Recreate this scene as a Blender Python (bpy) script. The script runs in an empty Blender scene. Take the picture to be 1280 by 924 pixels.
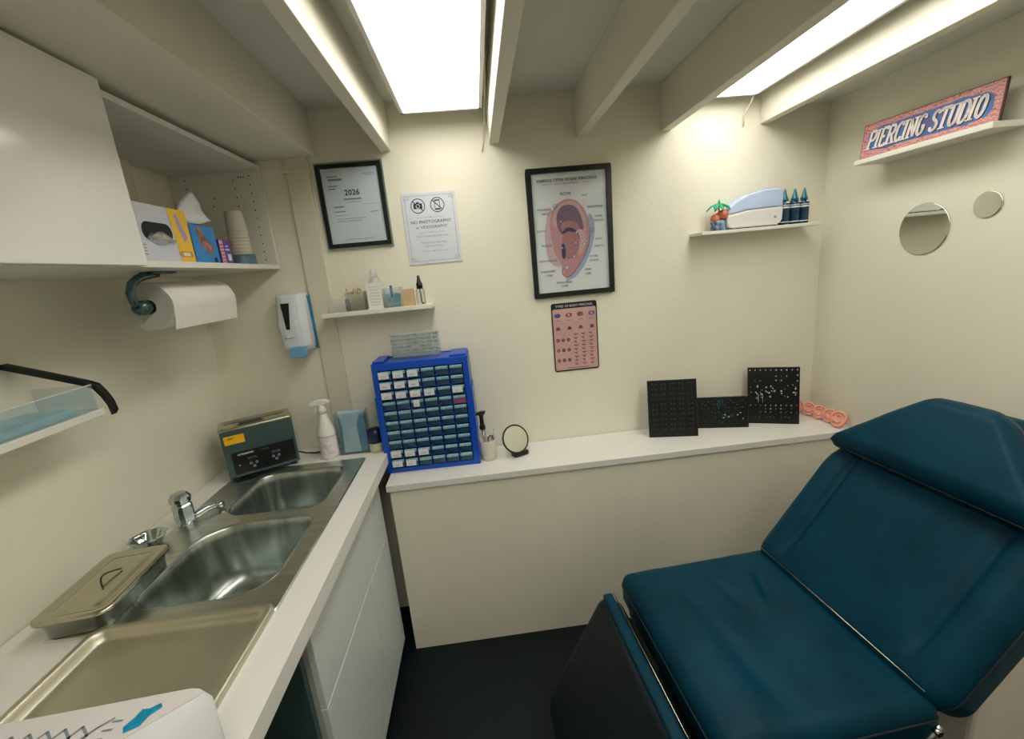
import bpy, bmesh, math, random
from mathutils import Vector, Matrix
random.seed(7)
PI = math.pi
sc = bpy.context.scene
COL = sc.collection

# ------------------------------------------------------------------ helpers
def s2l(c):
    c = c / 255.0
    return c / 12.92 if c <= 0.04045 else ((c + 0.055) / 1.055) ** 2.4
def rgb(c): return (s2l(c[0]), s2l(c[1]), s2l(c[2]), 1.0)

def mat(name, c, rough=0.5, metal=0.0, var=0.0, vscale=6.0, bump=0.0, bscale=40.0, spec=0.5, coat=0.0, c2=None, stretch=None, sheen=0.0):
    m = bpy.data.materials.new(name); m.use_nodes = True
    nt = m.node_tree; N = nt.nodes; Lk = nt.links
    p = N['Principled BSDF']
    p.inputs['Base Color'].default_value = rgb(c)
    p.inputs['Roughness'].default_value = rough
    p.inputs['Metallic'].default_value = metal
    p.inputs['Specular IOR Level'].default_value = spec
    p.inputs['Coat Weight'].default_value = coat
    p.inputs['Coat Roughness'].default_value = 0.15
    p.inputs['Sheen Weight'].default_value = sheen
    tc = N.new('ShaderNodeTexCoord'); mp = N.new('ShaderNodeMapping')
    Lk.new(tc.outputs['Object'], mp.inputs['Vector'])
    if stretch: mp.inputs['Scale'].default_value = stretch
    nz = N.new('ShaderNodeTexNoise'); nz.inputs['Scale'].default_value = vscale; nz.inputs['Detail'].default_value = 5
    Lk.new(mp.outputs['Vector'], nz.inputs['Vector'])
    rp = N.new('ShaderNodeValToRGB')
    a = rgb(c); d = c2 and rgb(c2) or tuple(max(0, x * (1 - var)) for x in a[:3]) + (1,)
    rp.color_ramp.elements[0].position = 0.35; rp.color_ramp.elements[0].color = d
    rp.color_ramp.elements[1].position = 0.65; rp.color_ramp.elements[1].color = a
    Lk.new(nz.outputs['Fac'], rp.inputs['Fac']); Lk.new(rp.outputs['Color'], p.inputs['Base Color'])
    if bump > 0:
        n2 = N.new('ShaderNodeTexNoise'); n2.inputs['Scale'].default_value = bscale; n2.inputs['Detail'].default_value = 4
        Lk.new(mp.outputs['Vector'], n2.inputs['Vector'])
        b = N.new('ShaderNodeBump'); b.inputs['Strength'].default_value = bump; b.inputs['Distance'].default_value = 0.003
        Lk.new(n2.outputs['Fac'], b.inputs['Height']); Lk.new(b.outputs['Normal'], p.inputs['Normal'])
    return m

def clear_mat(name, c=(225, 235, 240), opacity=0.12, gloss=0.12):
    m = bpy.data.materials.new(name); m.use_nodes = True
    nt = m.node_tree; N = nt.nodes; Lk = nt.links
    N.remove(N['Principled BSDF']); out = N['Material Output']
    t = N.new('ShaderNodeBsdfTransparent'); d = N.new('ShaderNodeBsdfDiffuse'); g = N.new('ShaderNodeBsdfGlossy')
    d.inputs['Color'].default_value = rgb(c); g.inputs['Roughness'].default_value = 0.08
    t.inputs['Color'].default_value = (0.96, 0.98, 0.98, 1)
    m1 = N.new('ShaderNodeMixShader'); m2 = N.new('ShaderNodeMixShader')
    nz = N.new('ShaderNodeTexNoise'); nz.inputs['Scale'].default_value = 30
    mr = N.new('ShaderNodeMapRange'); mr.inputs['To Min'].default_value = opacity * 0.7; mr.inputs['To Max'].default_value = opacity * 1.3
    Lk.new(nz.outputs['Fac'], mr.inputs['Value']); Lk.new(mr.outputs['Result'], m1.inputs['Fac'])
    Lk.new(t.outputs[0], m1.inputs[1]); Lk.new(d.outputs[0], m1.inputs[2])
    fr = N.new('ShaderNodeFresnel'); fr.inputs['IOR'].default_value = 1.45
    ma = N.new('ShaderNodeMath'); ma.operation = 'MULTIPLY'; ma.inputs[1].default_value = gloss * 8
    Lk.new(fr.outputs[0], ma.inputs[0]); Lk.new(ma.outputs[0], m2.inputs['Fac'])
    Lk.new(m1.outputs[0], m2.inputs[1]); Lk.new(g.outputs[0], m2.inputs[2]); Lk.new(m2.outputs[0], out.inputs['Surface'])
    return m

def emis(name, c, s):
    m = bpy.data.materials.new(name); m.use_nodes = True
    p = m.node_tree.nodes['Principled BSDF']
    p.inputs['Base Color'].default_value = rgb(c); p.inputs['Emission Color'].default_value = rgb(c); p.inputs['Emission Strength'].default_value = s
    return m

class B:
    """collects geometry for ONE mesh object"""
    def __init__(self, *mats):
        self.bm = bmesh.new(); self.mats = list(mats); self.mi = 0; self.M = Matrix.Identity(4)
    def m(self, material):
        if material not in self.mats: self.mats.append(material)
        self.mi = self.mats.index(material); return self
    def v(self, p): return self.bm.verts.new(self.M @ Vector(p))
    def f(self, vs, smooth=False):
        try: fc = self.bm.faces.new(vs)
        except ValueError: return None
        fc.material_index = self.mi; fc.smooth = smooth; return fc
    def box(self, x0, x1, y0, y1, z0, z1):
        c = [self.v((x, y, z)) for z in (z0, z1) for y in (y0, y1) for x in (x0, x1)]
        for q in ((0, 2, 3, 1), (4, 5, 7, 6), (0, 1, 5, 4), (2, 6, 7, 3), (0, 4, 6, 2), (1, 3, 7, 5)): self.f([c[i] for i in q])
        return self
    def poly(self, pts): return self.f([self.v(p) for p in pts])
    def rings(self, rings, caps=True, smooth=True, closed=True):
        R = [[self.v(p) for p in r] for r in rings]; n = len(R[0])
        for a, b in zip(R[:-1], R[1:]):
            for i in range(n if closed else n - 1):
                j = (i + 1) % n; self.f([a[i], a[j], b[j], b[i]], smooth)
        if caps: self.f(R[0][::-1]); self.f(R[-1])
        return self
    def lathe(self, prof, c=(0, 0, 0), n=32, caps=True, flute=0.0, nf=8):
        rr = []
        for r, z in prof:
            r = max(r, 1e-5)
            rr.append([(c[0] + r * (1 + flute * math.cos(nf * 2 * PI * k / n)) * math.cos(2 * PI * k / n),
                        c[1] + r * (1 + flute * math.cos(nf * 2 * PI * k / n)) * math.sin(2 * PI * k / n), c[2] + z) for k in range(n)])
        return self.rings(rr, caps)
    def tube(self, pts, r, n=12, caps=True):
        pts = [Vector(p) for p in pts]; rs = r if isinstance(r, (list, tuple)) else [r] * len(pts)
        rr = []; up = None
        for i, p in enumerate(pts):
            t = (pts[min(i + 1, len(pts) - 1)] - pts[max(i - 1, 0)]).normalized()
            if up is None: up = Vector((0, 0, 1)) if abs(t.z) < 0.9 else Vector((1, 0, 0))
            a = t.cross(up).normalized(); b = a.cross(t).normalized(); up = b
            rr.append([tuple(p + rs[i] * (math.cos(2 * PI * k / n) * a + math.sin(2 * PI * k / n) * b)) for k in range(n)])
        return self.rings(rr, caps)
    def loop_tube(self, pts, r, n=8):
        pts = [Vector(p) for p in pts]; L = len(pts); rr = []
        nrm = Vector((0, 0, 0))
        for i in range(L): nrm += pts[i].cross(pts[(i + 1) % L])
        nrm.normalize()
        for i in range(L + 1):
            p = pts[i % L]; t = (pts[(i + 1) % L] - pts[(i - 1) % L]).normalized(); a = t.cross(nrm).normalized()
            rr.append([tuple(p + r * (math.cos(2 * PI * k / n) * a + math.sin(2 * PI * k / n) * nrm)) for k in range(n)])
        return self.rings(rr, False)
    def prism(self, pts, O, U, V, W, smooth=False):
        """polygon pts (u,v) at O+u*U+v*V extruded by vector W"""
        O, U, V, W = map(Vector, (O, U, V, W))
        a = [tuple(O + u * U + v * V) for u, v in pts]; b = [tuple(Vector(p) + W) for p in a]
        return self.rings([a, b], True, smooth)
    def text(self, s, size, O, U, V, align='CENTER', off=0.0, shear=0.0):
        O, U, V = map(Vector, (O, U, V)); W = U.cross(V)
        cu = bpy.data.curves.new('t', 'FONT'); cu.body = s; cu.size = size; cu.align_x = align; cu.offset = off; cu.shear = shear
        cu.resolution_u = 2
        o = bpy.data.objects.new('t', cu); COL.objects.link(o)
        dg = bpy.context.evaluated_depsgraph_get(); me = bpy.data.meshes.new_from_object(o.evaluated_get(dg))
        vs = [self.v(O + U * q.co.x + V * q.co.y) for q in me.vertices]
        for p in me.polygons: self.f([vs[i] for i in p.vertices])
        bpy.data.objects.remove(o); bpy.data.curves.remove(cu); bpy.data.meshes.remove(me)
        return self
    def disc(self, c, U, V, r, n=20, r_in=0.0, ry=None):
        c, U, V = map(Vector, (c, U, V)); ry = ry or r
        o = [self.v(c + math.cos(2*PI*k/n)*r*U + math.sin(2*PI*k/n)*ry*V) for k in range(n)]
        if r_in <= 0: self.f(o)
        else:
            i_ = [self.v(c + math.cos(2*PI*k/n)*r_in*U + math.sin(2*PI*k/n)*r_in*V) for k in range(n)]
            for k in range(n): self.f([o[k], o[(k+1) % n], i_[(k+1) % n], i_[k]])
        return self
    def stroke(self, pts, w, O, U, V, n=8):
        """flat ribbon along (u,v) points"""
        O, U, V = map(Vector, (O, U, V))
        for (a, b) in zip(pts[:-1], pts[1:]):
            d = Vector((b[0]-a[0], b[1]-a[1])); l = d.length
            if l < 1e-6: continue
            d /= l; q = Vector((-d.y, d.x)) * w / 2
            self.f([self.v(O + (p[0]+s*q.x)*U + (p[1]+s*q.y)*V) for p, s in ((a, -1), (b, -1), (b, 1), (a, 1))])
        if n:
            for p in pts[1:-1]: self.disc(O + p[0]*U + p[1]*V, U, V, w/2, n)
        return self
    def build(self, name, parent=None, world=True, bevel=0.0, seg=2, sub=0, weld=True, smooth_all=False, normals=True):
        bm = self.bm
        if weld: bmesh.ops.remove_doubles(bm, verts=bm.verts, dist=1e-6)
        if normals: bmesh.ops.recalc_face_normals(bm, faces=bm.faces)
        me = bpy.data.meshes.new(name)
        loc = Vector((0, 0, 0))
        if parent is None:
            xs = [v.co for v in bm.verts]
            lo = Vector([min(v[i] for v in xs) for i in range(3)]); hi = Vector([max(v[i] for v in xs) for i in range(3)])
            loc = Vector(((lo.x+hi.x)/2, (lo.y+hi.y)/2, lo.z))
            bmesh.ops.transform(bm, matrix=Matrix.Translation(-loc), verts=bm.verts)
        elif world:
            bmesh.ops.transform(bm, matrix=gm(parent).inverted(), verts=bm.verts)
        bm.to_mesh(me); bm.free()
        for m_ in self.mats: me.materials.append(m_)
        o = bpy.data.objects.new(name, me); COL.objects.link(o); o.location = loc
        if parent is not None: o.parent = parent
        if smooth_all:
            for p in me.polygons: p.use_smooth = True
        if bevel > 0:
            md = o.modifiers.new('bevel', 'BEVEL'); md.width = bevel; md.segments = seg; md.limit_method = 'ANGLE'; md.angle_limit = 0.6; md.harden_normals = False
        if sub:
            md = o.modifiers.new('sub', 'SUBSURF'); md.levels = sub; md.render_levels = sub
        return o

def gm(o):
    M = Matrix.Translation(o.location) @ o.rotation_euler.to_matrix().to_4x4()
    return (gm(o.parent) @ M) if o.parent else M
def tag(o, label, cat, group=None):
    o['label'] = label; o['category'] = cat
    if group: o['group'] = group
    return o
def thing(name, label, cat, loc, rotz=0.0, group=None):
    o = bpy.data.objects.new(name, None); COL.objects.link(o); o.empty_display_size = 0.05
    o.location = loc; o.rotation_euler = (0, 0, rotz)
    return tag(o, label, cat, group)
def struct(o): o['kind'] = 'structure'; return o
def dup(root, loc, rotz=None, label=None):
    r = root.copy(); COL.objects.link(r); r.location = loc
    if rotz is not None: r.rotation_euler = (root.rotation_euler.x, root.rotation_euler.y, rotz)
    if label: r['label'] = label
    for ch in list(root.children):
        c = ch.copy(); COL.objects.link(c); c.parent = r
        for g in list(ch.children):
            d = g.copy(); COL.objects.link(d); d.parent = c
    return r
def rrect(x0, x1, y0, y1, r, n=6):
    pts = []
    rr = r if isinstance(r, (list, tuple)) else [r]*4
    for (cx, cy, a0, q) in ((x1, y1, 0, 0), (x0, y1, 90, 1), (x0, y0, 180, 2), (x1, y0, 270, 3)):
        R = rr[q]; ox = cx - R if cx == x1 else cx + R; oy = cy - R if cy == y1 else cy + R
        for k in range(n + 1):
            a = math.radians(a0 + 90 * k / n); pts.append((ox + R*math.cos(a), oy + R*math.sin(a)))
    return pts

# ------------------------------------------------------------------ materials
WALLC = (235, 231, 213)
M_wall = mat('wall_paint', WALLC, 0.75, var=0.04, vscale=2.5, bump=0.25, bscale=60, spec=0.3)
M_ceil = mat('ceiling_paint', (228, 230, 220), 0.75, var=0.04, vscale=3, bump=0.15, bscale=60, spec=0.3)
M_joist = mat('joist_paint', (232, 228, 212), 0.6, var=0.05, vscale=4, bump=0.15, bscale=50, spec=0.3)
M_trim = mat('trim_paint', (220, 214, 194), 0.6, var=0.05, vscale=5, bump=0.2, bscale=50)
M_floor = mat('floor_vinyl', (5, 22, 27), 0.5, bump=0.3, bscale=25, c2=(3, 11, 14), vscale=3.5, spec=.3)
M_white = mat('white_laminate', (232, 230, 224), 0.35, var=0.02)
M_gloss = mat('gloss_white_door', (226, 226, 220), 0.12, var=0.02, coat=0.5)
M_front = mat('cabinet_front', (214, 222, 220), 0.3, var=0.02)
M_shelfw = mat('white_shelf_board', (228, 226, 216), 0.4, var=0.03)
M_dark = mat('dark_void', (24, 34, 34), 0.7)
M_black = mat('black_plastic', (10, 12, 14), 0.35)
M_blackframe = mat('black_frame_wood', (9, 12, 14), 0.35)
M_steel = mat('brushed_steel', (206, 210, 202), 0.3, 1.0, var=0.2, vscale=5, bump=0.08, bscale=12, stretch=(1, 12, 1))
M_steel2 = mat('bright_steel', (196, 192, 172), 0.2, 1.0, var=0.1, vscale=8)
M_basin = mat('basin_steel', (204, 212, 208), 0.27, 1.0, var=0.35, vscale=4, stretch=(6, 6, 1))
M_chrome = mat('chrome', (190, 200, 202), 0.06, 1.0)
M_gunmetal = mat('blue_grey_metal', (84, 104, 108), 0.32, 0.6, var=0.1, vscale=10)
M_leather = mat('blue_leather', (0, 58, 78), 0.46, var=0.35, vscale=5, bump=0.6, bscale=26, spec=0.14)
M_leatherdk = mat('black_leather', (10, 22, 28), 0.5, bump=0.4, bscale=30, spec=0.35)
M_pipe = mat('piping_vinyl', (8, 28, 38), 0.3)
M_paper = mat('white_paper', (226, 228, 234), 0.6, var=0.02)
M_ink = mat('dark_ink', (20, 38, 48), 0.6)
M_inkgrey = mat('grey_ink', (130, 140, 148), 0.7)
M_inklight = mat('pale_ink', (176, 184, 192), 0.7)
M_blue = mat('blue_plastic', (0, 76, 190), 0.32, var=0.1, vscale=8)
M_drawer = mat('smoky_drawer_plastic', (46, 92, 124), 0.2, c2=(18, 48, 84), vscale=45, spec=0.6)
M_drawlip = mat('drawer_lip_plastic', (168, 206, 216), 0.2, c2=(120, 172, 194), vscale=60)
M_drawpink = mat('pink_filled_drawer', (150, 84, 120), 0.25)
M_clear = clear_mat('clear_acrylic', opacity=.06, gloss=.07)
M_clearb = clear_mat('clear_blue_acrylic', (150, 200, 220), 0.3)
M_clearp = clear_mat('pale_blue_acrylic', (200, 226, 230), 0.14, .03)
M_frost = clear_mat('frosted_plastic', (238, 238, 228), 0.34, .06)
M_lamp = emis('lamp_diffuser', (253, 250, 241), 6.0)
M_lampframe = mat('lamp_frame', (200, 200, 192), 0.4)
M_pink = mat('silicone_pink', (248, 178, 156), 0.5, var=0.12, vscale=30, spec=0.4)
M_navy = mat('navy_plastic', (8, 28, 66), 0.3)
M_tan = mat('tan_wood', (214, 172, 128), 0.6, var=0.15, vscale=30)
M_mirror = mat('mirror_glass', (214, 218, 210), 0.02, 1.0)

# ------------------------------------------------------------------ room (floor z=0, camera eye 1.63 m)
XL, XR, YB, YF, YL = -1.146, 1.575, 1.92, -1.05, 1.65
struct(B(M_floor).box(XL-.1, XR+.1, YF-.1, YB+.1, -0.08, 0).build('floor'))
struct(B(M_wall).box(XL-.1, XR+.1, YB, YB+.1, 0, 2.40).build('wall_back'))
struct(B(M_wall).box(XL-.1, XL, YF, YB, 0, 2.40).build('wall_left'))
struct(B(M_wall).box(XR, XR+.1, YF, YB, 0, 2.40).build('wall_right'))
struct(B(M_wall).box(XL-.1, XR+.1, YF-.1, YF, 0, 2.40).build('wall_front'))
struct(B(M_wall).box(-.445, XR, YL, YB, 0, .787).build('wall_back_lower'))
struct(B(M_ceil).box(XL-.1, XR+.1, YF-.1, YB+.1, 2.305, 2.40).build('ceiling'))
struct(B(M_joist).box(XL, -.585, YF, YB, 2.127, 2.305).build('trim_1', bevel=.003))
for i, (a, b) in enumerate(((-.326, -.286), (.110, .150), (.470, .510), (.830, .872), (1.262, 1.302))):
    struct(B(M_joist).box(a, b, YF, YB, 2.127, 2.305).build('trim_%d' % (i+2), bevel=.003))
# lowered dark board between the last joist and the right wall
struct(B(M_ceil).box(1.302, XR, YF, YB, 2.19, 2.305).build('trim_8'))
# flat pilaster strip on the back wall, with a cap
tb = B(M_trim).box(-.706, -.618, 1.906, YB, .92, 2.127)
tb.box(-.716, -.612, 1.900, YB, 2.070, 2.085)
struct(tb.build('trim_9', bevel=.002))

# ceiling light panels, run on unseen behind the camera to brighten the room
def panel(x0, x1, y0, y1, label, cable):
    t = thing('ceiling_light', label, 'light', ((x0+x1)/2, (y0+y1)/2, 2.225), 0, 'flat light panels between the joists')
    f = B(M_lampframe); w = .012; z0, z1 = 2.218, 2.262
    f.box(x0, x1, y0, y0+w, z0, z1).box(x0, x1, y1-w, y1, z0, z1).box(x0, x0+w, y0, y1, z0, z1).box(x1-w, x1, y0, y1, z0, z1).box(x0, x1, y0, y1, z1-.006, z1)
    f.build('frame', t)
    B(M_lamp).box(x0+w, x1-w, y0+w, y1-w, 2.228, 2.234).build('diffuser', t)
    for yy in (y0+.1, y1-.1): B(M_trim).tube([((x0+x1)/2, yy, z1), ((x0+x1)/2, yy, 2.304)], .004).build('hanger', t)
    B(M_trim).tube(cable, .003, 8).build('cable', t)
panel(-.215, .088, -.60, 1.80, 'wide white light panel hung between joists above the certificate side', [(.088, 1.3, 2.25), (.098, 1.6, 2.25), (.100, 1.80, 2.245), (.096, 1.90, 2.19), (.085, 1.915, 2.13), (.078, 1.915, 2.10)])
panel(.905, 1.205, -.54, 1.86, 'white light panel hung between joists nearest the painted sign', [(1.19, 1.84, 2.24), (1.195, 1.88, 2.20), (1.18, 1.905, 2.16), (1.185, 1.912, 2.12)])

# ------------------------------------------------------------------ ledge + worktop + base cabinet
tag(B(M_white).box(-.455, XR-.003, YL-.012, YB-.003, .787, .815).build('ledge_board', bevel=.002), 'long white ledge board capping the low wall at the back', 'ledge')

# worktop as a frame around the two cut-outs
WX = -.457
wt = B(M_white)
wt.box(-1.143, WX, 1.715, YB-.004, .865, .910)            # far strip
wt.box(-1.143, -1.03, -.25, 1.715, .865, .910)           # wall strip
wt.box(-.5435, WX, -.25, 1.715, .865, .910)               # front strip
wt.box(-1.03, -.5435, .906, .930, .865, .910)             # bridge between sink and drainer
wt.box(-1.03, -.5435, -.25, .138, .865, .910)
wt.box(-1.03, -.944, .138, .906, .865, .910)
tag(wt.build('worktop', bevel=0), 'white laminate worktop with sinks let into it', 'worktop')

cab = thing('base_cabinet', 'white base cabinet below the sinks, with handleless fronts', 'cabinet', (-.79, 1.26, 0))
c = B(M_white)
c.box(-1.14, -.500, .90, .918, .0, .862).box(-1.14, -.560, 1.700, 1.712, .0, .862).box(-1.14, -.500, .918, 1.700, .08, .098)
c.box(-1.14, -1.125, .918, 1.700, .098, .862)
c.build('body', cab)
B(M_dark).box(-.56, -.545, .918, 1.700, 0, .08).build('plinth', cab)
B(M_front).box(-.498, -.480, .893, 1.630, .610, .858).build('drawer', cab, bevel=.002)
B(M_front).box(-.498, -.480, .893, 1.334, .085, .606).build('door', cab, bevel=.002)
B(M_front).box(-.498, -.480, 1.338, 1.630, .085, .606).build('door', cab, bevel=.002)
# open space nearer the camera; its shade is painted as dark panels
und = thing('storage_bay', 'dark open bay under the worktop beside the base cabinet', 'cabinet', (-.83, .33, 0))
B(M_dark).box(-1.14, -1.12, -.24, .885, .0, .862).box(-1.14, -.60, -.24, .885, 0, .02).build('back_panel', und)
B(mat('bay_shade_panel', (60, 84, 84), .4)).box(-1.12, -.505, .868, .886, .02, .862).build('side_panel', und)  # grey-green tone of the shaded opening put into the panel colour

# ------------------------------------------------------------------ double sink
def inset_sheet(b, outer, holes, z):
    """flat sheet with holes by triangle fill"""
    edges = []
    for lp in [outer] + holes:
        vs = [b.v((p[0], p[1], z)) for p in lp]
        for i in range(len(vs)): edges.append(b.bm.edges.new((vs[i], vs[(i+1) % len(vs)])))
    r = bmesh.ops.triangle_fill(b.bm, use_beauty=True, use_dissolve=False, edges=edges)
    for g in r['geom']:
        if isinstance(g, bmesh.types.BMFace): g.material_index = b.mi
sink = thing('double_sink', 'stainless steel sink with two deep bowls in the worktop', 'sink', (-.79, 1.31, .905))
H1 = (-.930, -.592, 1.352, 1.672); H2 = (-.930, -.588, .948, 1.308)
ZS = .9145
RR1 = [.055, .055, .075, .055]; RR2 = [.055, .11, .06, .10]
d = B(M_steel)
outer = rrect(-1.048, -.541, .888, 1.728, .012, 3)
inset_sheet(d, outer, [rrect(*H1, RR1, 8), rrect(*H2, RR2, 8)], ZS)
d.rings([[(x, y, ZS) for x, y in outer], [(x + (.003 if x > -.8 else -.003), y + (.003 if y > 1.3 else -.003), ZS-.004) for x, y in outer]], False)
d.build('deck', sink)
def off(loop, c, k, r0, H, rr, z):   # rounded rect shrunk by k
    return [(x, y, z) for x, y in rrect(H[0]+k, H[1]-k, H[2]+k, H[3]-k, [max(q-k*.2, .02) for q in rr], 8)]
for H, rr in ((H1, RR1), (H2, RR2)):
    b = B(M_basin)
    lv = [(0, ZS), (.002, ZS+.0015), (.005, ZS), (.008, ZS-.006), (.012, ZS-.03), (.018, ZS-.14), (.026, ZS-.175), (.045, ZS-.192), (.075, ZS-.198)]
    b.rings([off(None, None, k, 0, H, rr, z) for k, z in lv], False)
    cx, cy = (H[0]+H[1])/2, (H[2]+H[3])/2
    b.f([b.v(p) for p in off(None, None, .075, 0, H, rr, ZS-.198)])
    o = b.build('bowl', sink)
    B(M_chrome).lathe([(.0, .004), (.02, .004), (.024, .008), (.036, .006), (.038, .001)], (cx, cy, ZS-.199)).build('drain', o)

# shallow steel drainer in front of it
dr = thing('drainer', 'shallow rectangular steel drainer tray let in nearest the camera', 'drainer', (-.74, .5, .905))
Hd = (-.943, -.543, .14, .904); rd = [.02, .03, .03, .02]
b = B(mat('drainer_steel', (214, 210, 190), .42, 1.0, var=.12, vscale=4))
lv = [(-.001, .9105), (0, .921), (.003, .924), (.012, .924), (.015, .920), (.018, .914), (.021, .903), (.027, .8995), (.052, .8985)]
b.rings([off(None, None, k, 0, Hd, rd, z) for k, z in lv], False)
b.f([b.v(p) for p in off(None, None, .052, 0, Hd, rd, .8985)])
b.build('tray', dr, normals=True)

# faucet : faceted chrome column with short spout and aerator
fa = thing('faucet', 'chrome faucet with squared column on the sink deck', 'faucet', (-1.022, 1.345, ZS))
b = B(M_chrome).lathe([(.026, 0), (.026, .006), (.020, .012), (.018, .02)], (0, 0, 0), 24); b.build('base', fa, world=False)
b = B(M_chrome); ang = math.radians(-25)
pr_ = [(.019, .012), (.021, .03), (.021, .068), (.018, .072), (.018, .076), (.022, .080), (.023, .096), (.016, .110), (.004, .112)]
b.rings([[(r*1.3*math.cos(ang+PI/4+k*PI/2+e), r*1.3*math.sin(ang+PI/4+k*PI/2+e), z) for k in range(4) for e in (-.25, .25)] for r, z in pr_], True, False)
b.build('column', fa, world=False)
B(M_chrome).tube([(.012, .010, .014), (.026, .024, .020), (.040, .044, .024), (.054, .064, .022), (.060, .074, .018)], [.014, .013, .010, .009, .008], 14).build('spout', fa, world=False)
B(M_chrome).lathe([(.008, -.010), (.013, -.010), (.014, .004), (.010, .010), (.003, .012)], (.064, .078, .016), 18).build('aerator', fa, world=False)

# fluted steel dish
dish = B(M_chrome).lathe([(.0, 0), (.020, 0), (.034, .010), (.043, .030), (.047, .034), (.044, .034), (.040, .028), (.031, .012), (.018, .004), (.0, .004)], (-1.058, 1.235, ZS), 64, False, .05, 8)
tag(dish.build('fluted_dish', smooth_all=True), 'small round fluted steel dish between lidded pan and faucet', 'dish')

# instrument pan with lid
pan = thing('steel_pan', 'oblong stainless pan with closed lid beside the sink bowls', 'pan', (-.990, 1.010, ZS), math.radians(5.5))
hx, hy = .078, .128
def rl(hx, hy, r, z, n=6): return [(x, y, z) for x, y in rrect(-hx, hx, -hy, hy, r, n)]
B(M_steel).rings([rl(hx-.014, hy-.014, .022, 0), rl(hx-.010, hy-.010, .025, .004), rl(hx-.006, hy-.006, .028, .044), rl(hx, hy, .028, .046), rl(hx, hy, .028, .049)]).build('tray', pan, world=False)
ld = B(M_steel2).rings([rl(hx+.003, hy+.003, .028, .046), rl(hx+.003, hy+.003, .028, .052), rl(hx-.002, hy-.002, .026, .055), rl(hx-.012, hy-.012, .02, .055), rl(hx-.018, hy-.018, .018, .051), rl(hx-.026, hy-.026, .016, .051), rl(hx-.032, hy-.032, .014, .054), rl(hx-.045, hy-.045, .01, .054)]).build('lid', pan, world=False)
b = B(M_black).tube([(.012 - .018*math.sin(t*PI), -.034 + .068*t, .057 + .010*math.sin(t*PI)) for t in [k/12 for k in range(13)]], .0019, 8)
b.build('handle', ld, world=False)

# ------------------------------------------------------------------ ultrasonic cleaner
uc = thing('ultrasonic_cleaner', 'grey metal ultrasonic cleaner with black control panel and yellow sticker', 'appliance', (-1.036, 1.632, ZS+.001), math.radians(28.4))
W_, D_, H_ = .252, .125, .212
body = B(M_gunmetal).box(0, W_, 0, D_, .010, H_-.008); ub = body.build('housing', uc, world=False, bevel=.004)
for fx in (.012, W_-.03):
    for fy in (.012, D_-.03): B(M_black).box(fx, fx+.018, fy, fy+.018, 0, .01).build('foot', uc, world=False)
b = B(M_steel2)
b.rings([[(x, y, z) for x, y in rrect(-k, W_+k, -k, D_+k, .012, 4)] for k, z in ((.003, H_-.010), (.004, H_-.004), (.001, H_), (-.012, H_+.001), (-.02, H_-.006))])
lid = b.build('lid', uc, world=False)
B(M_black).prism([(0, 0), (.10, 0), (.085, .014), (.015, .014)], (.06, .035, H_-.006), (1, 0, 0), (0, .5, .86), (0, .02, -.003)).build('handle', lid, world=False)
b = B(M_black).box(.022, W_-.010, -.003, 0, .022, .112)
U, V = (1, 0, 0), (0, 0, 1)
b.m(M_paper); b.text('ULTRASONIC', .009, (.070, -.0035, .098), U, V, off=.0004)
b.m(M_inkgrey); b.text('CLEANER', .007, (.135, -.0035, .098), U, V)
for cx in (.088, .172): b.text('00:00', .014, (cx, -.0035, .074), U, V)
b.m(M_inklight)
for cx, cz in ((.080, .056), (.100, .056), (.090, .042), (.160, .060), (.180, .060), (.170, .047), (.042, .058)):
    b.disc((cx, -.0036, cz), U, V, .0052 if cx != .042 else .003, 16, .0028 if cx != .042 else 0)
b.build('control_panel', uc, world=False)
M_yel = mat('yellow_sticker', (250, 196, 16), .45)
b = B(M_yel).box(.010, .078, -.0012, 0, .148, .182); b.m(M_ink)
for k in range(2): b.box(.022, .045-.006*k, -.0016, -.0012, .172-.004*k, .174-.004*k)
b.build('warning_sticker', uc, world=False)
tag(B(M_black).tube([(-.845, 1.80, .950), (-.82, 1.83, .925), (-.79, 1.845, .915), (-.72, 1.85, .915), (-.66, 1.86, .917)], .0035, 8).build('power_cord'), 'black power cord lying behind the spray bottle', 'cord')

# ------------------------------------------------------------------ spray bottle
sb = thing('spray_bottle', 'white trigger spray bottle at the worktop corner', 'bottle', (-.703, 1.795, .911))
M_sprayw = mat('spray_bottle_plastic', (236, 234, 228), .4)
M_label = mat('printed_label', (214, 196, 206), .5, c2=(236, 232, 234), vscale=70)
B(M_sprayw).lathe([(.0, 0), (.034, 0), (.038, .006), (.038, .105), (.036, .125), (.024, .155), (.016, .185), (.0145, .20)], (0, 0, 0), 32).build('body', sb, world=False)
B(M_label).lathe([(.0385, .020), (.0385, .095)], (0, 0, 0), 32, False).build('label', sb, world=False)
B(M_ink).lathe([(.0388, .098), (.0388, .100)], (0, 0, 0), 32, False).build('label_line', sb, world=False)
B(M_sprayw).lathe([(.0165, .195), (.0165, .215), (.012, .222), (.011, .235)], (0, 0, 0), 20).build('collar', sb, world=False)
hd = B(M_sprayw)
hd.prism([(-.052, .000), (-.048, .008), (-.02, .018), (.012, .019), (.034, .012), (.036, .004), (.014, -.004), (-.02, -.006), (-.045, -.004)], (0, .011, .236), (1, 0, 0), (0, 0, 1), (0, -.022, 0))
hd.build('spray_head', sb, world=False, bevel=.003)
B(M_sprayw).tube([(-.024, 0, .234), (-.030, 0, .220), (-.030, 0, .205), (-.036, 0, .196)], [.005, .005, .0045, .004], 8).build('trigger', sb, world=False)

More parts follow.
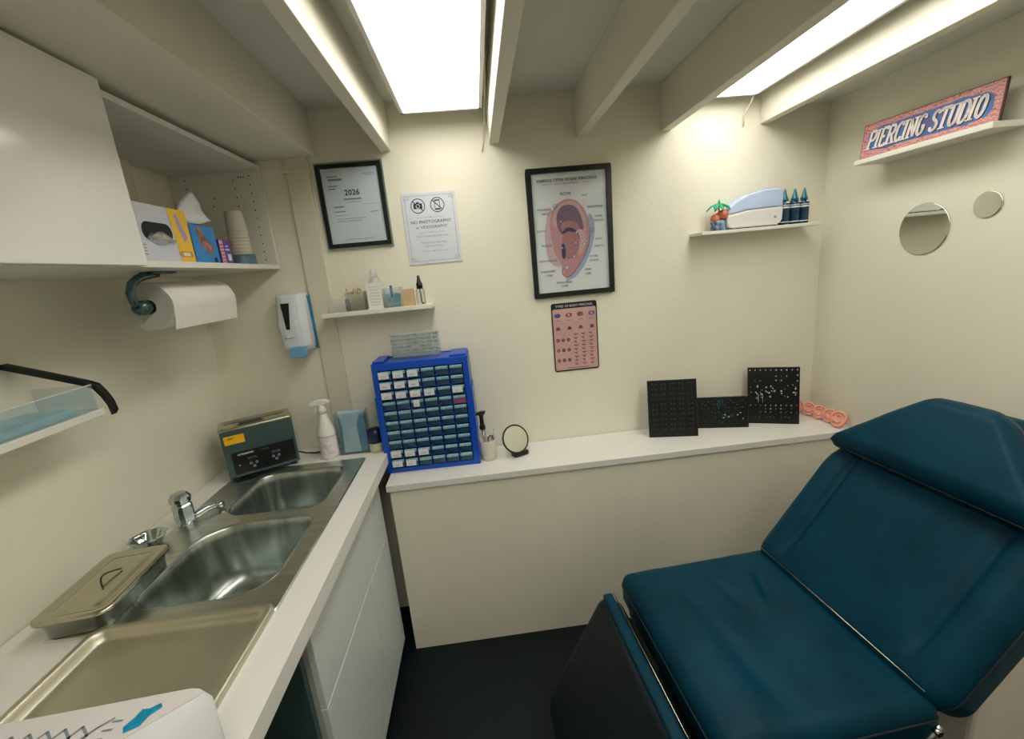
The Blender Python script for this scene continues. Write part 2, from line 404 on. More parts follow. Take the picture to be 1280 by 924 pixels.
# pouches in acrylic holder
ph = thing('pouch_holder', 'clear acrylic holder full of blue sterilisation pouches beside spray bottle', 'holder', (-.597, 1.815, .911))
M_pouch = mat('blue_pouch', (160, 200, 224), .35, c2=(206, 226, 238), vscale=14)
M_pouchd = mat('deep_blue_pouch_edge', (60, 140, 176), .35)
B(M_clear).box(-.063, .063, -.030, -.027, 0, .185).box(-.063, -.060, -.027, .03, 0, .185).box(.060, .063, -.027, .03, 0, .185).box(-.06, .06, -.027, .03, 0, .003).build('box', ph, world=False)
B(M_pouchd).box(-.056, .056, -.010, .024, .004, .165).build('pouch_stack', ph, world=False, bevel=.003)
b = B(M_pouch)
b.prism([(-.046, 0), (.026, 0), (.022, .12), (.044, .185), (-.050, .188), (-.040, .12)], (0, -.012, .006), (1, 0, 0), (0, 0, 1), (0, -.008, 0))
b.build('front_pouch', ph, world=False, bevel=.002)
# jar with navy lid
jr = thing('jar', 'small pale jar with navy lid left of the blue drawer unit', 'jar', (-.506, 1.800, .911))
B(mat('pale_jar', (186, 196, 158), .3)).lathe([(.0, 0), (.028, 0), (.031, .005), (.031, .040), (.028, .044)], (0, 0, 0), 28).build('body', jr, world=False)
B(M_navy).lathe([(.033, .042), (.033, .085), (.030, .095), (.020, .102), (0, .104)], (0, 0, 0), 28).build('lid', jr, world=False)

# ------------------------------------------------------------------ blue drawer unit 6 x 10
du = thing('drawer_unit', 'blue plastic small-parts unit with sixty little drawers', 'organiser', (-.268, 1.752, .816), math.radians(-1))
W2, Hh, Dp = .394, .482, .150
x0, x1 = -W2/2, W2/2
b = B(M_blue)
mx, mz0, mz1 = .022, .020, .030
gx = (W2 - 2*mx) / 6; gz = (Hh - mz0 - mz1) / 10
b.box(x0, x0+mx, 0, Dp, 0, Hh).box(x1-mx, x1, 0, Dp, 0, Hh).box(x0+mx, x1-mx, 0, Dp, 0, mz0).box(x0+mx, x1-mx, 0, Dp, Hh-mz1, Hh)
b.box(x0+mx, x1-mx, Dp-.004, Dp, mz0, Hh-mz1)
for k in range(1, 6): b.box(x0+mx+k*gx-.002, x0+mx+k*gx+.002, .006, Dp-.004, mz0, Hh-mz1)
for k in range(1, 10): b.box(x0+mx, x1-mx, .0055, Dp-.004, mz0+k*gz-.002, mz0+k*gz+.002)
b.box(x0-.006, x0, .0, Dp, .0, .34).box(x1, x1+.006, .0, Dp, .0, .34)
b.build('frame', du, world=False, bevel=.003)
for xa, xb in ((x0+.005, x0+.05), (x1-.075, x1-.005)): B(M_blue).box(xa, xb, .01, Dp-.01, Hh, Hh+.009).build('top_rail', du, world=False, bevel=.002)
def mk_drawer(mt):
    b = B(mt)
    w, h = gx-.008, gz-.008
    b.box(-w/2, w/2, 0, .003, 0, h*.62)                 # front pane
    b.box(-w/2, -w/2+.002, .003, .11, 0, h*.8).box(w/2-.002, w/2, .003, .11, 0, h*.8).box(-w/2, w/2, .003, .11, 0, .002)
    b.m(M_drawlip)
    b.prism([(0, h*.62), (-.008, h*.70), (-.010, h*.95), (.0, h), (.003, h), (.003, h*.62)], (-w/2, 0, 0), (0, 1, 0), (0, 0, 1), (w, 0, 0))
    return b
base_dr = mk_drawer(M_drawer).build('drawer', du, world=False)
pink_dr = mk_drawer(M_drawpink).build('drawer', du, world=False)
lb = B(M_paper).box(-.021, .021, -.0115, -.0105, .004, .030); lb.m(M_inkgrey)
lb.box(-.012, .010, -.0118, -.0115, .014, .0155).box(-.012, .006, -.0118, -.0115, .009, .0102)
lab0 = lb.build('label', base_dr, world=False)
labs = {(0, 0), (0, 1), (0, 2), (1, 0), (1, 1), (1, 2), (2, 0), (2, 1), (2, 2), (2, 3), (2, 5), (3, 2), (8, 0), (8, 1), (8, 2), (9, 0), (9, 1)}
first = True; labs_used = False
lab_mesh = lab0.data
bpy.data.objects.remove(lab0)
for r in range(10):
    for q in range(6):
        px = x0 + mx + (q+.5)*gx; pz = Hh - mz1 - (r+1)*gz + .004
        if (r, q) == (3, 5): o = pink_dr; o['label'] = 'drawer filled with pink stock'
        elif first: o = base_dr; first = False
        else:
            o = base_dr.copy(); COL.objects.link(o); o.parent = du
        o.location = (px, -.002, pz)
        if (r, q) in labs:
            l = bpy.data.objects.new('label', lab_mesh); COL.objects.link(l); l.parent = o
            l.location = (-.003, .0, .003)
            if (r, q) == (3, 2): l.scale = (.6, 1, 1.1)
# clear bead organiser standing on it
og = thing('bead_organiser', 'clear compartment box standing on top of blue drawer unit', 'organiser', (-.280, 1.815, 1.3085), math.radians(-2))
b = B(M_frost).box(-.100, .100, -.012, .012, 0, .098); b.build('box', og, world=False, bevel=.002)
M_bead = mat('grey_beads', (110, 134, 140), .4, c2=(190, 200, 200), vscale=160)
b = B(M_bead)
for r in range(6):
    for q in range(7):
        cx = -.086 + q*.0287; cz = .006 + r*.0155
        if random.random() < .85: b.box(cx-.011, cx+.011, -.0138, -.0125, cz, cz+.0085)
b.build('compartment_contents', og, world=False)
B(M_clear).box(-.101, .101, -.016, -.0145, 0, .100).build('cover', og, world=False)

# pen pot + tools
pot = B(mat('off_white_pot', (220, 212, 198), .4, var=.08, vscale=14))
pot.lathe([(.0, 0), (.031, 0), (.034, .006), (.035, .088), (.0335, .09), (.032, .088), (.031, .010), (.0, .008)], (-.027, 1.792, .816), 32, False)
tag(pot.build('tool_pot'), 'off-white tool pot right of the blue drawer unit', 'pot')
M_tip = mat('pinkish_tips', (206, 150, 132), .5)
pt = thing('pump_dispenser', 'black-headed pump tool standing in the off-white pot', 'pump', (-.040, 1.795, .90))
B(M_black).lathe([(.013, .055), (.0135, .068), (.010, .075), (.0085, .10), (.010, .118), (.013, .122), (.011, .128), (0, .128)], (-.002, 0, 0), 20).build('collar', pt, world=False)
b = B(M_black).prism([(-.044, .004), (-.030, .016), (.0, .024), (.018, .024), (.013, .012), (-.02, .010), (-.045, .002)], (0, .009, .112), (1, 0, 0), (0, 0, 1), (0, -.018, 0)); b.build('lever', pt, world=False, bevel=.002)
B(M_clear).lathe([(.009, -.06), (.009, .055)], (.0, 0, 0), 16).build('tube', pt, world=False)
B(M_chrome).tube([(0, 0, -.07), (0, 0, .05)], .003, 8).build('stem', pt, world=False)
tag(B(M_chrome).tube([(-.030, 1.800, .83), (-.022, 1.790, .915), (-.012, 1.780, .925), (-.004, 1.782, .932), (0, 1.790, .925), (-.006, 1.79, .91)], .004, 10).build('steel_clamp'), 'curved steel clamp hooked over the rim of the tool pot', 'clamp')
tag(B(M_tip).tube([(-.050, 1.785, .83), (-.056, 1.775, .918)], .005, 8).build('pink_stick'), 'pink-tipped stick leaning in the tool pot', 'stick')
tag(B(M_frost).tube([(-.005, 1.80, .83), (.006, 1.805, .940), (.008, 1.805, .945)], .004, 8).build('clear_pick'), 'translucent pick leaning at the right of the tool pot', 'pick')

# table mirror
tm = thing('table_mirror', 'small round mirror on a black foot, standing on the ledge', 'mirror', (.112, 1.792, .815), math.radians(26))
b = B(M_black).prism(rrect(-.036, .036, -.022, .022, .008, 3), (0, 0, 0), (1, 0, 0), (0, 1, 0), (0, 0, .018)); b.build('foot', tm, world=False, bevel=.004)
ax = Vector((0, math.sin(math.radians(25)), math.cos(math.radians(25)))); cM = Vector((-.014, .004, .078)); Ux = Vector((1, 0, 0))
b = B(M_black).loop_tube([cM + .061*math.cos(2*PI*k/48)*Ux + .061*math.sin(2*PI*k/48)*ax for k in range(48)], .0042); b.build('ring', tm, world=False)
nn = Ux.cross(ax)
B(M_mirror).prism([(.059*math.cos(2*PI*k/40), .059*math.sin(2*PI*k/40)) for k in range(40)], cM-.002*nn, Ux, ax, nn*.004).build('glass', tm, world=False)

# ------------------------------------------------------------------ jewellery boards
def board(x0, x1, yb, h, lean, label, kind, rotz=0.0):
    rotz = math.radians(rotz)
    t = thing('jewellery_board', label, 'jewellery display', ((x0+x1)/2, yb, .8155), rotz, 'black jewellery boards on the ledge')
    w = x1-x0; Vv = Vector((0, math.sin(lean), math.cos(lean))); Uv = Vector((1, 0, 0)); Nv = Uv.cross(Vv)
    B(M_black).prism([(-w/2, 0), (w/2, 0), (w/2, h), (-w/2, h)], (0, 0, .0), Uv, Vv, -Nv*.010).build('panel', t, world=False, bevel=.0015)
    def dotm(b, u, v, r):
        c_ = Uv*u + Vv*v + Nv*(-.0); b.lathe([(0, 0), (r, 0), (r*.7, r*.6), (0, r*.8)], (0, 0, 0), 8) if False else b.disc(Uv*u+Vv*v+Nv*.0012, Uv, Vv, r, 8)
    return t, Uv, Vv, Nv, w, dotm
M_hole = mat('velvet_slot', (36, 44, 48), .5); M_jewel = mat('bright_jewels', (236, 242, 240), .15, 1.0); M_teal = mat('teal_studs', (70, 120, 128), .25, .6)
def stud(b, u, v, r, Uv, Vv, Nv):
    base = Uv*u+Vv*v
    b.rings([[tuple(base+Nv*z+(Uv*math.cos(2*PI*k/6)+Vv*math.sin(2*PI*k/6))*q) for k in range(6)] for q, z in ((r, .0002), (r*.9, r*.6), (r*.3, r))], True, False)
t, Uv, Vv, Nv, w, dm = board(.712, .926, 1.785, .262, .16, 'tall black jewellery board with rows of empty slots, leftmost', 0, -12)
b = B(M_hole)
for r in range(10):
    for q in range(5):
        for e in (-.007, .007):
            u = -.078 + q*.039 + e; v = .035 + r*.0232; stud(b, u, v, .0042, Uv, Vv, Nv)
b.build('slot_rows', t, world=False)
t, Uv, Vv, Nv, w, dm = board(.945, 1.185, 1.822, .146, .16, 'low wide black jewellery board between the two taller boards', 1, -14)
b = B(M_teal)
for q in range(18): stud(b, -.105+q*.0125, .118 + .010*math.sin(q*1.7), .003, Uv, Vv, Nv)
for r in range(4):
    for q in range(14):
        if random.random() < .6: stud(b, -.100+q*.015, .030+r*.022+random.uniform(-.004, .004), random.uniform(.002, .0035), Uv, Vv, Nv)
b.stroke([(.03+.03*math.cos(a), .075+.02*math.sin(a)) for a in [PI+k*PI/8 for k in range(9)]], .003, Nv*.001, Uv, Vv)
b.build('studs', t, world=False)
for k in range(3): B(M_teal).stroke([(-.012+k*.010, .10), (-.012+k*.010, .135)], .0028, Nv*.001, Uv, Vv, 0).build('bar_stud', t, world=False)
b = B(M_jewel)
for u, v, r in ((.018, .063, .0035), (.034, .052, .004), (.072, .060, .0035), (.085, .070, .003), (.012, .048, .003), (.095, .042, .003)): stud(b, u, v, r, Uv, Vv, Nv)
b.build('bright_studs', t, world=False)
t, Uv, Vv, Nv, w, dm = board(1.197, 1.409, 1.800, .265, .14, 'tall black jewellery board sparkling with studs, beside the pink ears', 2, -22)
b = B(M_jewel)
for q in range(10): stud(b, -.098+q*.0215, .252, random.uniform(.0024, .0042), Uv, Vv, Nv)
for rr_ in (.225, .203):
    for q in range(10):
        if random.random() < .75: stud(b, -.098+q*.0215, rr_+random.uniform(-.003, .003), random.uniform(.0018, .0036), Uv, Vv, Nv)
for q in range(34):
    stud(b, random.uniform(-.095, .100), random.uniform(.120, .185), random.uniform(.0018, .0048), Uv, Vv, Nv)
for r in range(3):
    for q in range(10):
        if random.random() < .7: stud(b, -.095+q*.021, .055+r*.016, random.uniform(.0016, .0034), Uv, Vv, Nv)
b.build('studs', t, world=False)
for u in (-.062, -.044): B(M_jewel).stroke([(u-.012, .150), (u, .135), (u, .100)], .004, Nv*.001, Uv, Vv).build('dangling_stud', t, world=False)
b = B(M_teal)
for q in range(12):
    if q % 4 != 3: stud(b, -.090+q*.0155, .030+.003*(q % 2), .0032, Uv, Vv, Nv)
b.build('dull_studs', t, world=False)

# ------------------------------------------------------------------ silicone ears
def make_ear(loc, rot, label):
    b = B(M_pink)
    O = Vector((0, 0, 0))
    # base slab, ear-shaped, in the local x-z plane facing -y
    outl = [(-.010, .002), (.004, 0), (.018, .012), (.028, .032), (.030, .052), (.022, .068), (.006, .076), (-.012, .073), (-.024, .060), (-.028, .042), (-.026, .022), (-.020, .008)]
    b.prism(outl, (0, .010, 0), (1, 0, 0), (0, 0, 1), (0, -.012, 0), False)
    # helix rim
    hp = [(-.022, .036), (-.024, .052), (-.016, .066), (.0, .072), (.016, .066), (.025, .050), (.024, .034), (.016, .018), (.004, .008), (-.008, .008)]
    b.tube([(x, -.006, z) for x, z in hp], [.004, .0055, .006, .006, .006, .006, .0055, .006, .0075, .006], 10)
    ap = [(-.008, .055), (.004, .058), (.012, .048), (.012, .034), (.004, .024), (-.006, .022)]
    b.tube([(x, -.005, z) for x, z in ap], .0045, 8)
    b.tube([(-.020, -.005, .034), (-.014, -.010, .030), (-.012, -.006, .024)], [.005, .006, .004], 8)
    o = b.build('silicone_ear', smooth_all=False, bevel=.003)
    for v in o.data.vertices: pass
    md = o.modifiers.new('r', 'REMESH'); md.mode = 'VOXEL'; md.voxel_size = .0016; md.use_smooth_shade = True
    o.modifiers.remove(o.modifiers['bevel'])
    sm = o.modifiers.new('s', 'SMOOTH'); sm.iterations = 3
    o.location = loc; o.rotation_euler = rot
    return tag(o, label, 'ear model', 'pink silicone practice ears')
earp = [(1.510, 1.676), (1.520, 1.733), (1.515, 1.785), (1.508, 1.838), (1.490, 1.888)]
el = ['pink silicone ear nearest the reclining chair', 'second pink silicone ear from the chair end of the row', 'middle pink silicone ear of the five', 'fourth pink silicone ear, next to the one half hidden by the board', 'pink silicone ear half hidden behind the sparkling jewellery board']
e0 = make_ear((earp[0][0], earp[0][1], .817), (math.radians(-22), 0, math.radians(-60)), el[0]); e0.scale = (1.06, 1.06, 1.0)
for k in range(1, 5):
    o = e0.copy(); COL.objects.link(o); o.location = (earp[k][0], earp[k][1], .817)
    o.rotation_euler = (math.radians(-22), 0, math.radians(-60 + 8*k)); o.scale = (.92, .92, .88); o['label'] = el[k]

# ------------------------------------------------------------------ framed things on the back wall
Yw = YB
def framed(x0, x1, z0, z1, fw, label, name, fmat, dep=.016):
    t = thing(name, label, 'picture', ((x0+x1)/2, Yw, z0))
    b = B(fmat)
    ya, yb = Yw-dep, Yw-.001
    b.box(x0, x1, ya, yb, z0, z0+fw).box(x0, x1, ya, yb, z1-fw, z1).box(x0, x0+fw, ya, yb, z0+fw, z1-fw).box(x1-fw, x1, ya, yb, z0+fw, z1-fw)
    b.build('frame', t, bevel=.0015)
    return t
XU, ZV = Vector((1, 0, 0)), Vector((0, 0, 1))
# certificate
t = framed(-.590, -.333, 1.772, 2.095, .017, 'framed certificate reading 2026, highest on the wall beside the cabinet', 'certificate', M_blackframe)
fr = B(mat('silver_outer_frame', (150, 168, 160), .25, .6)); q = .006
fr.box(-.590-q, -.590, Yw-.012, Yw-.001, 1.772-q, 2.095+q).box(-.333, -.333+q, Yw-.012, Yw-.001, 1.772-q, 2.095+q).box(-.590, -.333, Yw-.012, Yw-.001, 2.095, 2.095+q).box(-.590, -.333, Yw-.012, Yw-.001, 1.772-q, 1.772)
fr.build('silver_edge', t)
pp = B(mat('certificate_paper', (226, 230, 238), .55, var=.03)).box(-.574, -.349, Yw-.008, Yw-.002, 1.788, 2.079); yy = Yw-.0085
pp.m(M_ink).text('2026', .030, (-.463, yy, 1.975), XU, ZV, off=.0007)
def bar(b, x, z, w, h=.003): b.poly([(x, yy, z), (x+w, yy, z), (x+w, yy, z+h), (x, yy, z+h)])
pp.m(M_inkgrey)
for x, z, w, h in ((-.500, 1.957, .070, .006), (-.555, 2.046, .045, .004), (-.550, 2.032, .055, .008), (-.555, 2.010, .040, .004), (-.555, 2.000, .030, .004), (-.545, 1.930, .040, .005), (-.545, 1.912, .044, .004), (-.400, 1.905, .030, .003)): bar(pp, x, z, w, h)
pp.m(M_inklight)
for x, z, w, h in ((-.490, 1.947, .060, .003), (-.415, 2.052, .050, .003), (-.405, 2.046, .040, .003), (-.545, 1.898, .060, .003), (-.540, 1.884, .120, .003), (-.540, 1.874, .100, .004), (-.430, 1.936, .07, .002), (-.520, 1.802, .12, .003)): bar(pp, x, z, w, h)
pp.build('document', t)
B(clear_mat('picture_glass', (190, 210, 214), .02, .04)).box(-.574, -.349, Yw-.013, Yw-.012, 1.788, 2.079).build('glazing', t)

# no photography notice
s = thing('notice', 'white notice with crossed-out camera and phone symbols', 'sign', (-.162, Yw, 1.680))
X0, X1, Z0, Z1 = -.273, -.050, 1.678, 1.964
b = B(mat('notice_card', (214, 218, 226), .45, var=.02)).box(X0, X1, Yw-.004, Yw-.0005, Z0, Z1); b.build('card', s, bevel=.0008)
b = B(M_ink); yy = Yw-.0046
b.m(M_ink)
for cx in (-.208, -.128):
    b.disc((cx, yy, 1.912), XU, ZV, .0295, 40, .0262)
    b.stroke([(cx-.020, 1.932), (cx+.020, 1.892)], .0035, (0, yy-.0004, 0), XU, ZV, 0)
# camera
b.poly([(-.226, yy, 1.901), (-.190, yy, 1.901), (-.190, yy, 1.922), (-.226, yy, 1.922)]); b.poly([(-.215, yy, 1.922), (-.201, yy, 1.922), (-.204, yy, 1.928), (-.212, yy, 1.928)])
# phone
b.stroke([(-.138, 1.893), (-.138, 1.931), (-.118, 1.931), (-.118, 1.893), (-.138, 1.893)], .0022, (0, yy, 0), XU, ZV, 0)
b.poly([(-.138, yy, 1.893), (-.118, yy, 1.893), (-.118, yy, 1.898), (-.138, yy, 1.898)]); b.poly([(-.138, yy, 1.927), (-.118, yy, 1.927), (-.118, yy, 1.931), (-.138, yy, 1.931)])
b.text('NO PHOTOGRAPHY', .0182, (-.162, yy, 1.842), XU, ZV, off=.0001); b.text('or VIDEOGRAPHY', .0165, (-.162, yy, 1.822), XU, ZV)
b.m(M_paper).disc((-.208, yy-.0002, 1.911), XU, ZV, .0085, 20, .006)
b.m(M_inkgrey)
b.text('This is a private piercing studio.', .0105, (-.162, yy, 1.788), XU, ZV); b.text('Thank you for respecting', .0105, (-.162, yy, 1.762), XU, ZV); b.text('everyone\'s privacy.', .0105, (-.162, yy, 1.748), XU, ZV)
i = .013; k = .010
b.stroke([(X0+i+k, Z0+i), (X1-i-k, Z0+i), (X1-i, Z0+i+k), (X1-i, Z1-i-k), (X1-i-k, Z1-i), (X0+i+k, Z1-i), (X0+i, Z1-i-k), (X0+i, Z0+i+k), (X0+i+k, Z0+i)], .0014, (0, yy, 0), XU, ZV, 0)
for z in (1.866, 1.806, 1.730):
    b.stroke([(-.218, z), (-.106, z)], .0010, (0, yy, 0), XU, ZV, 0); b.disc((-.162, yy, z), XU, ZV, .0045, 4, ry=.0022)
for sx, cx in ((1, X0+i), (-1, X1-i)):
    for sz, cz in ((1, Z0+i), (-1, Z1-i)):
        b.stroke([(cx+sx*(.004+.012*math.cos(a)*(1-a/9)), cz+sz*(.004+.012*math.sin(a)*(1-a/9))) for a in [n_*.5 for n_ in range(14)]], .0016, (0, yy, 0), XU, ZV, 0)
b.build('printing', s)

# ear poster
PX0, PX1, PZ0, PZ1 = .247, .606, 1.487, 2.018
t = framed(PX0, PX1, PZ0, PZ1, .021, 'black framed poster of ear piercing types with large ear drawing', 'ear_poster', M_blackframe, .020)
ix0, ix1, iz0, iz1 = PX0+.020, PX1-.020, PZ0+.020, PZ1-.020
def nu(u, v): return (ix0+u*(ix1-ix0), iz1-v*(iz1-iz0))
M_pp = mat('poster_paper', (240, 240, 243), .5, c2=(243, 236, 238), vscale=3)
b = B(M_pp).box(ix0, ix1, Yw-.008, Yw-.002, iz0, iz1); b.build('print', t)
lay = [0]
def shp(b, m, pts):
    lay[0] += 1; y = Yw-.008-.00025*lay[0]; b.m(m)
    # smooth closed curve by Catmull-Rom
    P = [nu(*p) for p in pts]; n = len(P); out = []
    for i in range(n):
        p0, p1, p2, p3 = P[i-1], P[i], P[(i+1) % n], P[(i+2) % n]
        for s_ in range(4):
            q = s_/4; out.append(tuple(.5*((2*p1[j])+(-p0[j]+p2[j])*q+(2*p0[j]-5*p1[j]+4*p2[j]-p3[j])*q*q+(-p0[j]+3*p1[j]-3*p2[j]+p3[j])*q**3) for j in (0, 1)))
    vs = [b.v((x, y, z)) for x, z in out]; b.f(vs)
    return y
def lin(b, m, pts, w):
    lay[0] += 1; y = Yw-.008-.00025*lay[0]; b.m(m).stroke([nu(*p) for p in pts], w, (0, y, 0), XU, ZV, 6)
Mk = lambda n, c: mat(n, c, .55, var=.08, vscale=25)
p1, p2, p3, p4, p5, p6, p7 = Mk('skin_pale_ink', (222, 186, 190)), Mk('skin_pink_ink', (214, 150, 156)), Mk('skin_light_ink', (224, 178, 178)), Mk('plum_ink', (132, 96, 124)), Mk('rose_ink', (188, 122, 130)), Mk('navy_ink', (54, 56, 96)), Mk('lilac_ink', (180, 184, 214))
b = B(p7)
shp(b, p7, [(.40, .88), (.44, .90), (.56, .86), (.70, .74), (.80, .58), (.82, .42), (.74, .36), (.60, .60)])
shp(b, p1, [(.24, .30), (.16, .42), (.14, .58), (.18, .72), (.30, .78), (.42, .70), (.44, .40)])
shp(b, p2, [(.26, .66), (.22, .50), (.23, .37), (.30, .27), (.44, .22), (.58, .235), (.69, .31), (.745, .42), (.75, .52), (.72, .62), (.65, .71), (.57, .79), (.48, .86), (.39, .875), (.34, .84), (.34, .77), (.30, .71)])
shp(b, p3, [(.27, .44), (.26, .36), (.33, .275), (.46, .235), (.59, .255), (.68, .34), (.715, .45), (.70, .50), (.62, .40), (.50, .30), (.38, .32), (.33, .42)])
shp(b, p4, [(.32, .44), (.31, .36), (.37, .285), (.47, .265), (.57, .285), (.64, .36), (.67, .46), (.64, .50), (.58, .50), (.50, .46), (.40, .49), (.36, .50)])
shp(b, p5, [(.36, .44), (.42, .40), (.56, .41), (.62, .46), (.60, .50), (.50, .46), (.40, .49)])
shp(b, p6, [(.37, .50), (.43, .455), (.52, .46), (.57, .49), (.53, .495), (.46, .485), (.41, .50)])
shp(b, p5, [(.38, .52), (.46, .49), (.56, .51), (.60, .57), (.57, .66), (.48, .72), (.40, .70), (.37, .62)])
shp(b, p3, [(.58, .48), (.66, .48), (.70, .54), (.68, .62), (.60, .70), (.58, .66), (.62, .58), (.60, .52)])
shp(b, p6, [(.355, .60), (.385, .585), (.405, .61), (.405, .69), (.38, .715), (.355, .69)])
lin(b, p6, [(.38, .875), (.46, .868), (.56, .80), (.66, .71), (.73, .61), (.76, .50)], .0022)
lin(b, p6, [(.56, .49), (.59, .51), (.61, .55)], .003)
lin(b, M_inkgrey, [(.12, .50), (.34, .55)], .0006); lin(b, M_inkgrey, [(.20, .60), (.33, .62)], .0006); lin(b, M_inkgrey, [(.16, .82), (.34, .78)], .0006); lin(b, M_inkgrey, [(.42, .33), (.72, .47)], .0016)
lin(b, M_inkgrey, [(.45, .20), (.47, .44)], .0006); lin(b, M_inkgrey, [(.70, .22), (.66, .32)], .0006)
lay[0] += 1; yj = Yw-.008-.00025*lay[0]-.0006
for (u, v), r in (((.36, .40), .0030), ((.57, .50), .0040), ((.62, .54), .0042), ((.55, .59), .0046), ((.36, .62), .0036), ((.52, .70), .0042), ((.67, .60), .0050), ((.70, .58), .0040), ((.41, .79), .0060), ((.36, .83), .0036), ((.58, .83), .0040)):
    x, z = nu(u, v); b.m(M_paper).disc((x, yj, z), XU, ZV, r, 14); b.m(p6).disc((x, yj+.0002, z), XU, ZV, r+.0012, 14)
for u, v in ((.30, .27), (.78, .49)):
    x, z = nu(u, v); b.m(p6).disc((x, yj, z), XU, ZV, .0095, 24, .0078); b.text('G', .010, (x, yj, z-.0035), XU, ZV)
b.m(M_ink)
x, z = nu(.47, .072); b.text('VARIOUS TYPES OF EAR PIERCINGS', .0162, (x, yj, z), XU, ZV, off=.0003)
x, z = nu(.47, .098); b.text('WHAT IS THE DIFFERENCE?', .0085, (x, yj, z), XU, ZV)
for u0, u1 in ((.14, .27), (.68, .80)): lin(b, M_ink, [(u0, .092), (u1, .092)], .0010)
b.m(M_ink)
for tx, u, v, sz in (('ROOK', .45, .185, .017), ('HELIX', .70, .205, .011), ('FORWARD', .15, .30, .0125), ('HELIX', .16, .335, .0125), ('INDUSTRIAL', .84, .305, .0125), ('INNER', .88, .385, .0115), ('CONCH', .88, .42, .0115), ('DAITH', .09, .475, .0125), ('TRAGUS', .15, .60, .0125), ('SNUG', .87, .575, .0115), ('ORBITAL', .87, .635, .0115), ('ANTI-TRAGUS', .16, .73, .0125), ('OUTER', .79, .72, .0115), ('CONCH', .79, .755, .0115), ('STANDARD', .15, .82, .0125), ('LOBE', .16, .855, .0125), ('UPPER', .70, .83, .0115), ('LOBE', .70, .865, .0115), ('TRANSVERSE', .36, .925, .0125), ('LOBE', .37, .958, .0125)):
    x, z = nu(u, v); b.text(tx, sz*.98, (x, yj, z), XU, ZV, off=.0001)
b.build('ear_illustration', t, weld=False, normals=False)
B(clear_mat('poster_glass', (200, 214, 216), .015, .03)).box(ix0, ix1, Yw-.0175, Yw-.0168, iz0, iz1).build('glazing', t)

# small body piercing plaque
M_rose = mat('faded_rose_print', (192, 150, 148), .5, c2=(206, 168, 160), vscale=5)
s = thing('piercing_plaque', 'small rounded rose-coloured chart of body piercings below the poster', 'sign', (.420, Yw, 1.144))
X0, X1, Z0, Z1 = .317, .524, 1.144, 1.457
B(M_blackframe).prism(rrect(X0, X1, Z0, Z1, .010, 4), (0, Yw-.0005, 0), (1, 0, 0), (0, 0, 1), (0, -.003, 0)).build('backing', s)
b = B(M_rose).prism(rrect(X0+.005, X1-.005, Z0+.006, Z1-.026, .006, 3), (0, Yw-.0035, 0), (1, 0, 0), (0, 0, 1), (0, -.0006, 0)); yy = Yw-.0046
b.m(M_paper).text('TYPES OF BODY PIERCING', .0142, ((X0+X1)/2, Yw-.0042, Z1-.019), XU, ZV)
M_mar = mat('maroon_ink', (112, 58, 74), .6, c2=(150, 92, 100), vscale=60); M_vio = mat('violet_ink', (92, 84, 128), .6)
cx0 = X0+.026
for k in range(4):
    b.m(M_vio if k in (0, 3) else M_mar).disc((cx0+k*.052, yy, 1.402), XU, ZV, .015, 14, .006 if k % 2 else 0, .010)
    b.m(M_mar).prism([(0, 0), (.022, 0), (.018, .012), (.011, .016), (.004, .012)], (cx0+k*.052-.011, yy, 1.336), (1, 0, 0), (0, 0, 1), (0, -.0004, 0))
    b.m(M_mar).box(cx0+k*.052-.012, cx0+k*.052+.012, yy-.0003, yy, 1.378, 1.380)
for r in range(3):
    for k in range(3): b.m(M_mar).disc((X0+.022+k*.024, yy, 1.290-r*.047), XU, ZV, .0085, 12, .0045); b.disc((X0+.022+k*.024, yy-.0004, 1.290-r*.047), XU, ZV, .0035, 8)
for r in range(9):
    for k in range(3):
        z = 1.312-r*.0172; x = X0+.094+k*.036
        b.m(M_mar).box(x, x+.022-.004*((r+k) % 3), yy-.0003, yy, z, z+.0035); b.disc((x+.010, yy-.0005, z-.004), XU, ZV, .004, 8, ry=.002)
b.m(M_mar).box(X0+.06, X1-.05, yy-.0003, yy, Z0+.012, Z0+.0145)
b.build('printing', s, weld=False, normals=False)

# ------------------------------------------------------------------ soap dispenser
sd = thing('soap_dispenser', 'white wall soap dispenser with pale blue push lever', 'dispenser', (-.765, YB, 1.345))
Md = mat('dispenser_white', (222, 226, 234), .3); Mdb = mat('dispenser_blue', (110, 168, 210), .3)
x0, x1 = -.834, -.712
def sec(z, xa, xb, yf): return [(xa, YB-.002, z), (xb, YB-.002, z), (xb, yf+.03, z), (xb-.018, yf+.004, z), (xb-.04, yf, z), (xa+.035, yf, z), (xa+.014, yf+.006, z), (xa, yf+.03, z)]
b = B(Md).rings([sec(1.372, x0+.014, x1-.004, 1.846), sec(1.392, x0+.004, x1, 1.826), sec(1.48, x0, x1, 1.822), sec(1.60, x0+.004, x1-.002, 1.842), sec(1.608, x0+.01, x1-.008, 1.852)], True, False)
b.build('cover', sd, bevel=.004)
B(mat('dispenser_back', (40, 120, 160), .3)).box(x0+.004, x1+.006, YB-.026, YB-.0005, 1.374, 1.596).build('back_plate', sd, bevel=.003)
b = B(M_black).prism([(-.017, .0), (.017, 0), (.008, -.105), (-.006, -.105)], (-.783, 1.8365, 1.572), (1, 0, 0), (0, .15, 1), (0, -.004, 0)); b.build('level_window', sd, bevel=.001)
b = B(Mdb).prism(rrect(-.032, .030, -.030, .018, .012, 4), (-.762, 1.850, 1.376), (1, 0, 0), (0, 0, 1), (0, -.040, 0)); b.build('push_lever', sd, bevel=.005)
b = B(M_inkgrey).box(-.800, -.768, 1.8195, 1.8215, 1.430, 1.432); b.disc((-.799, 1.8192, 1.431), XU, ZV, .0035, 10); b.build('badge', sd)

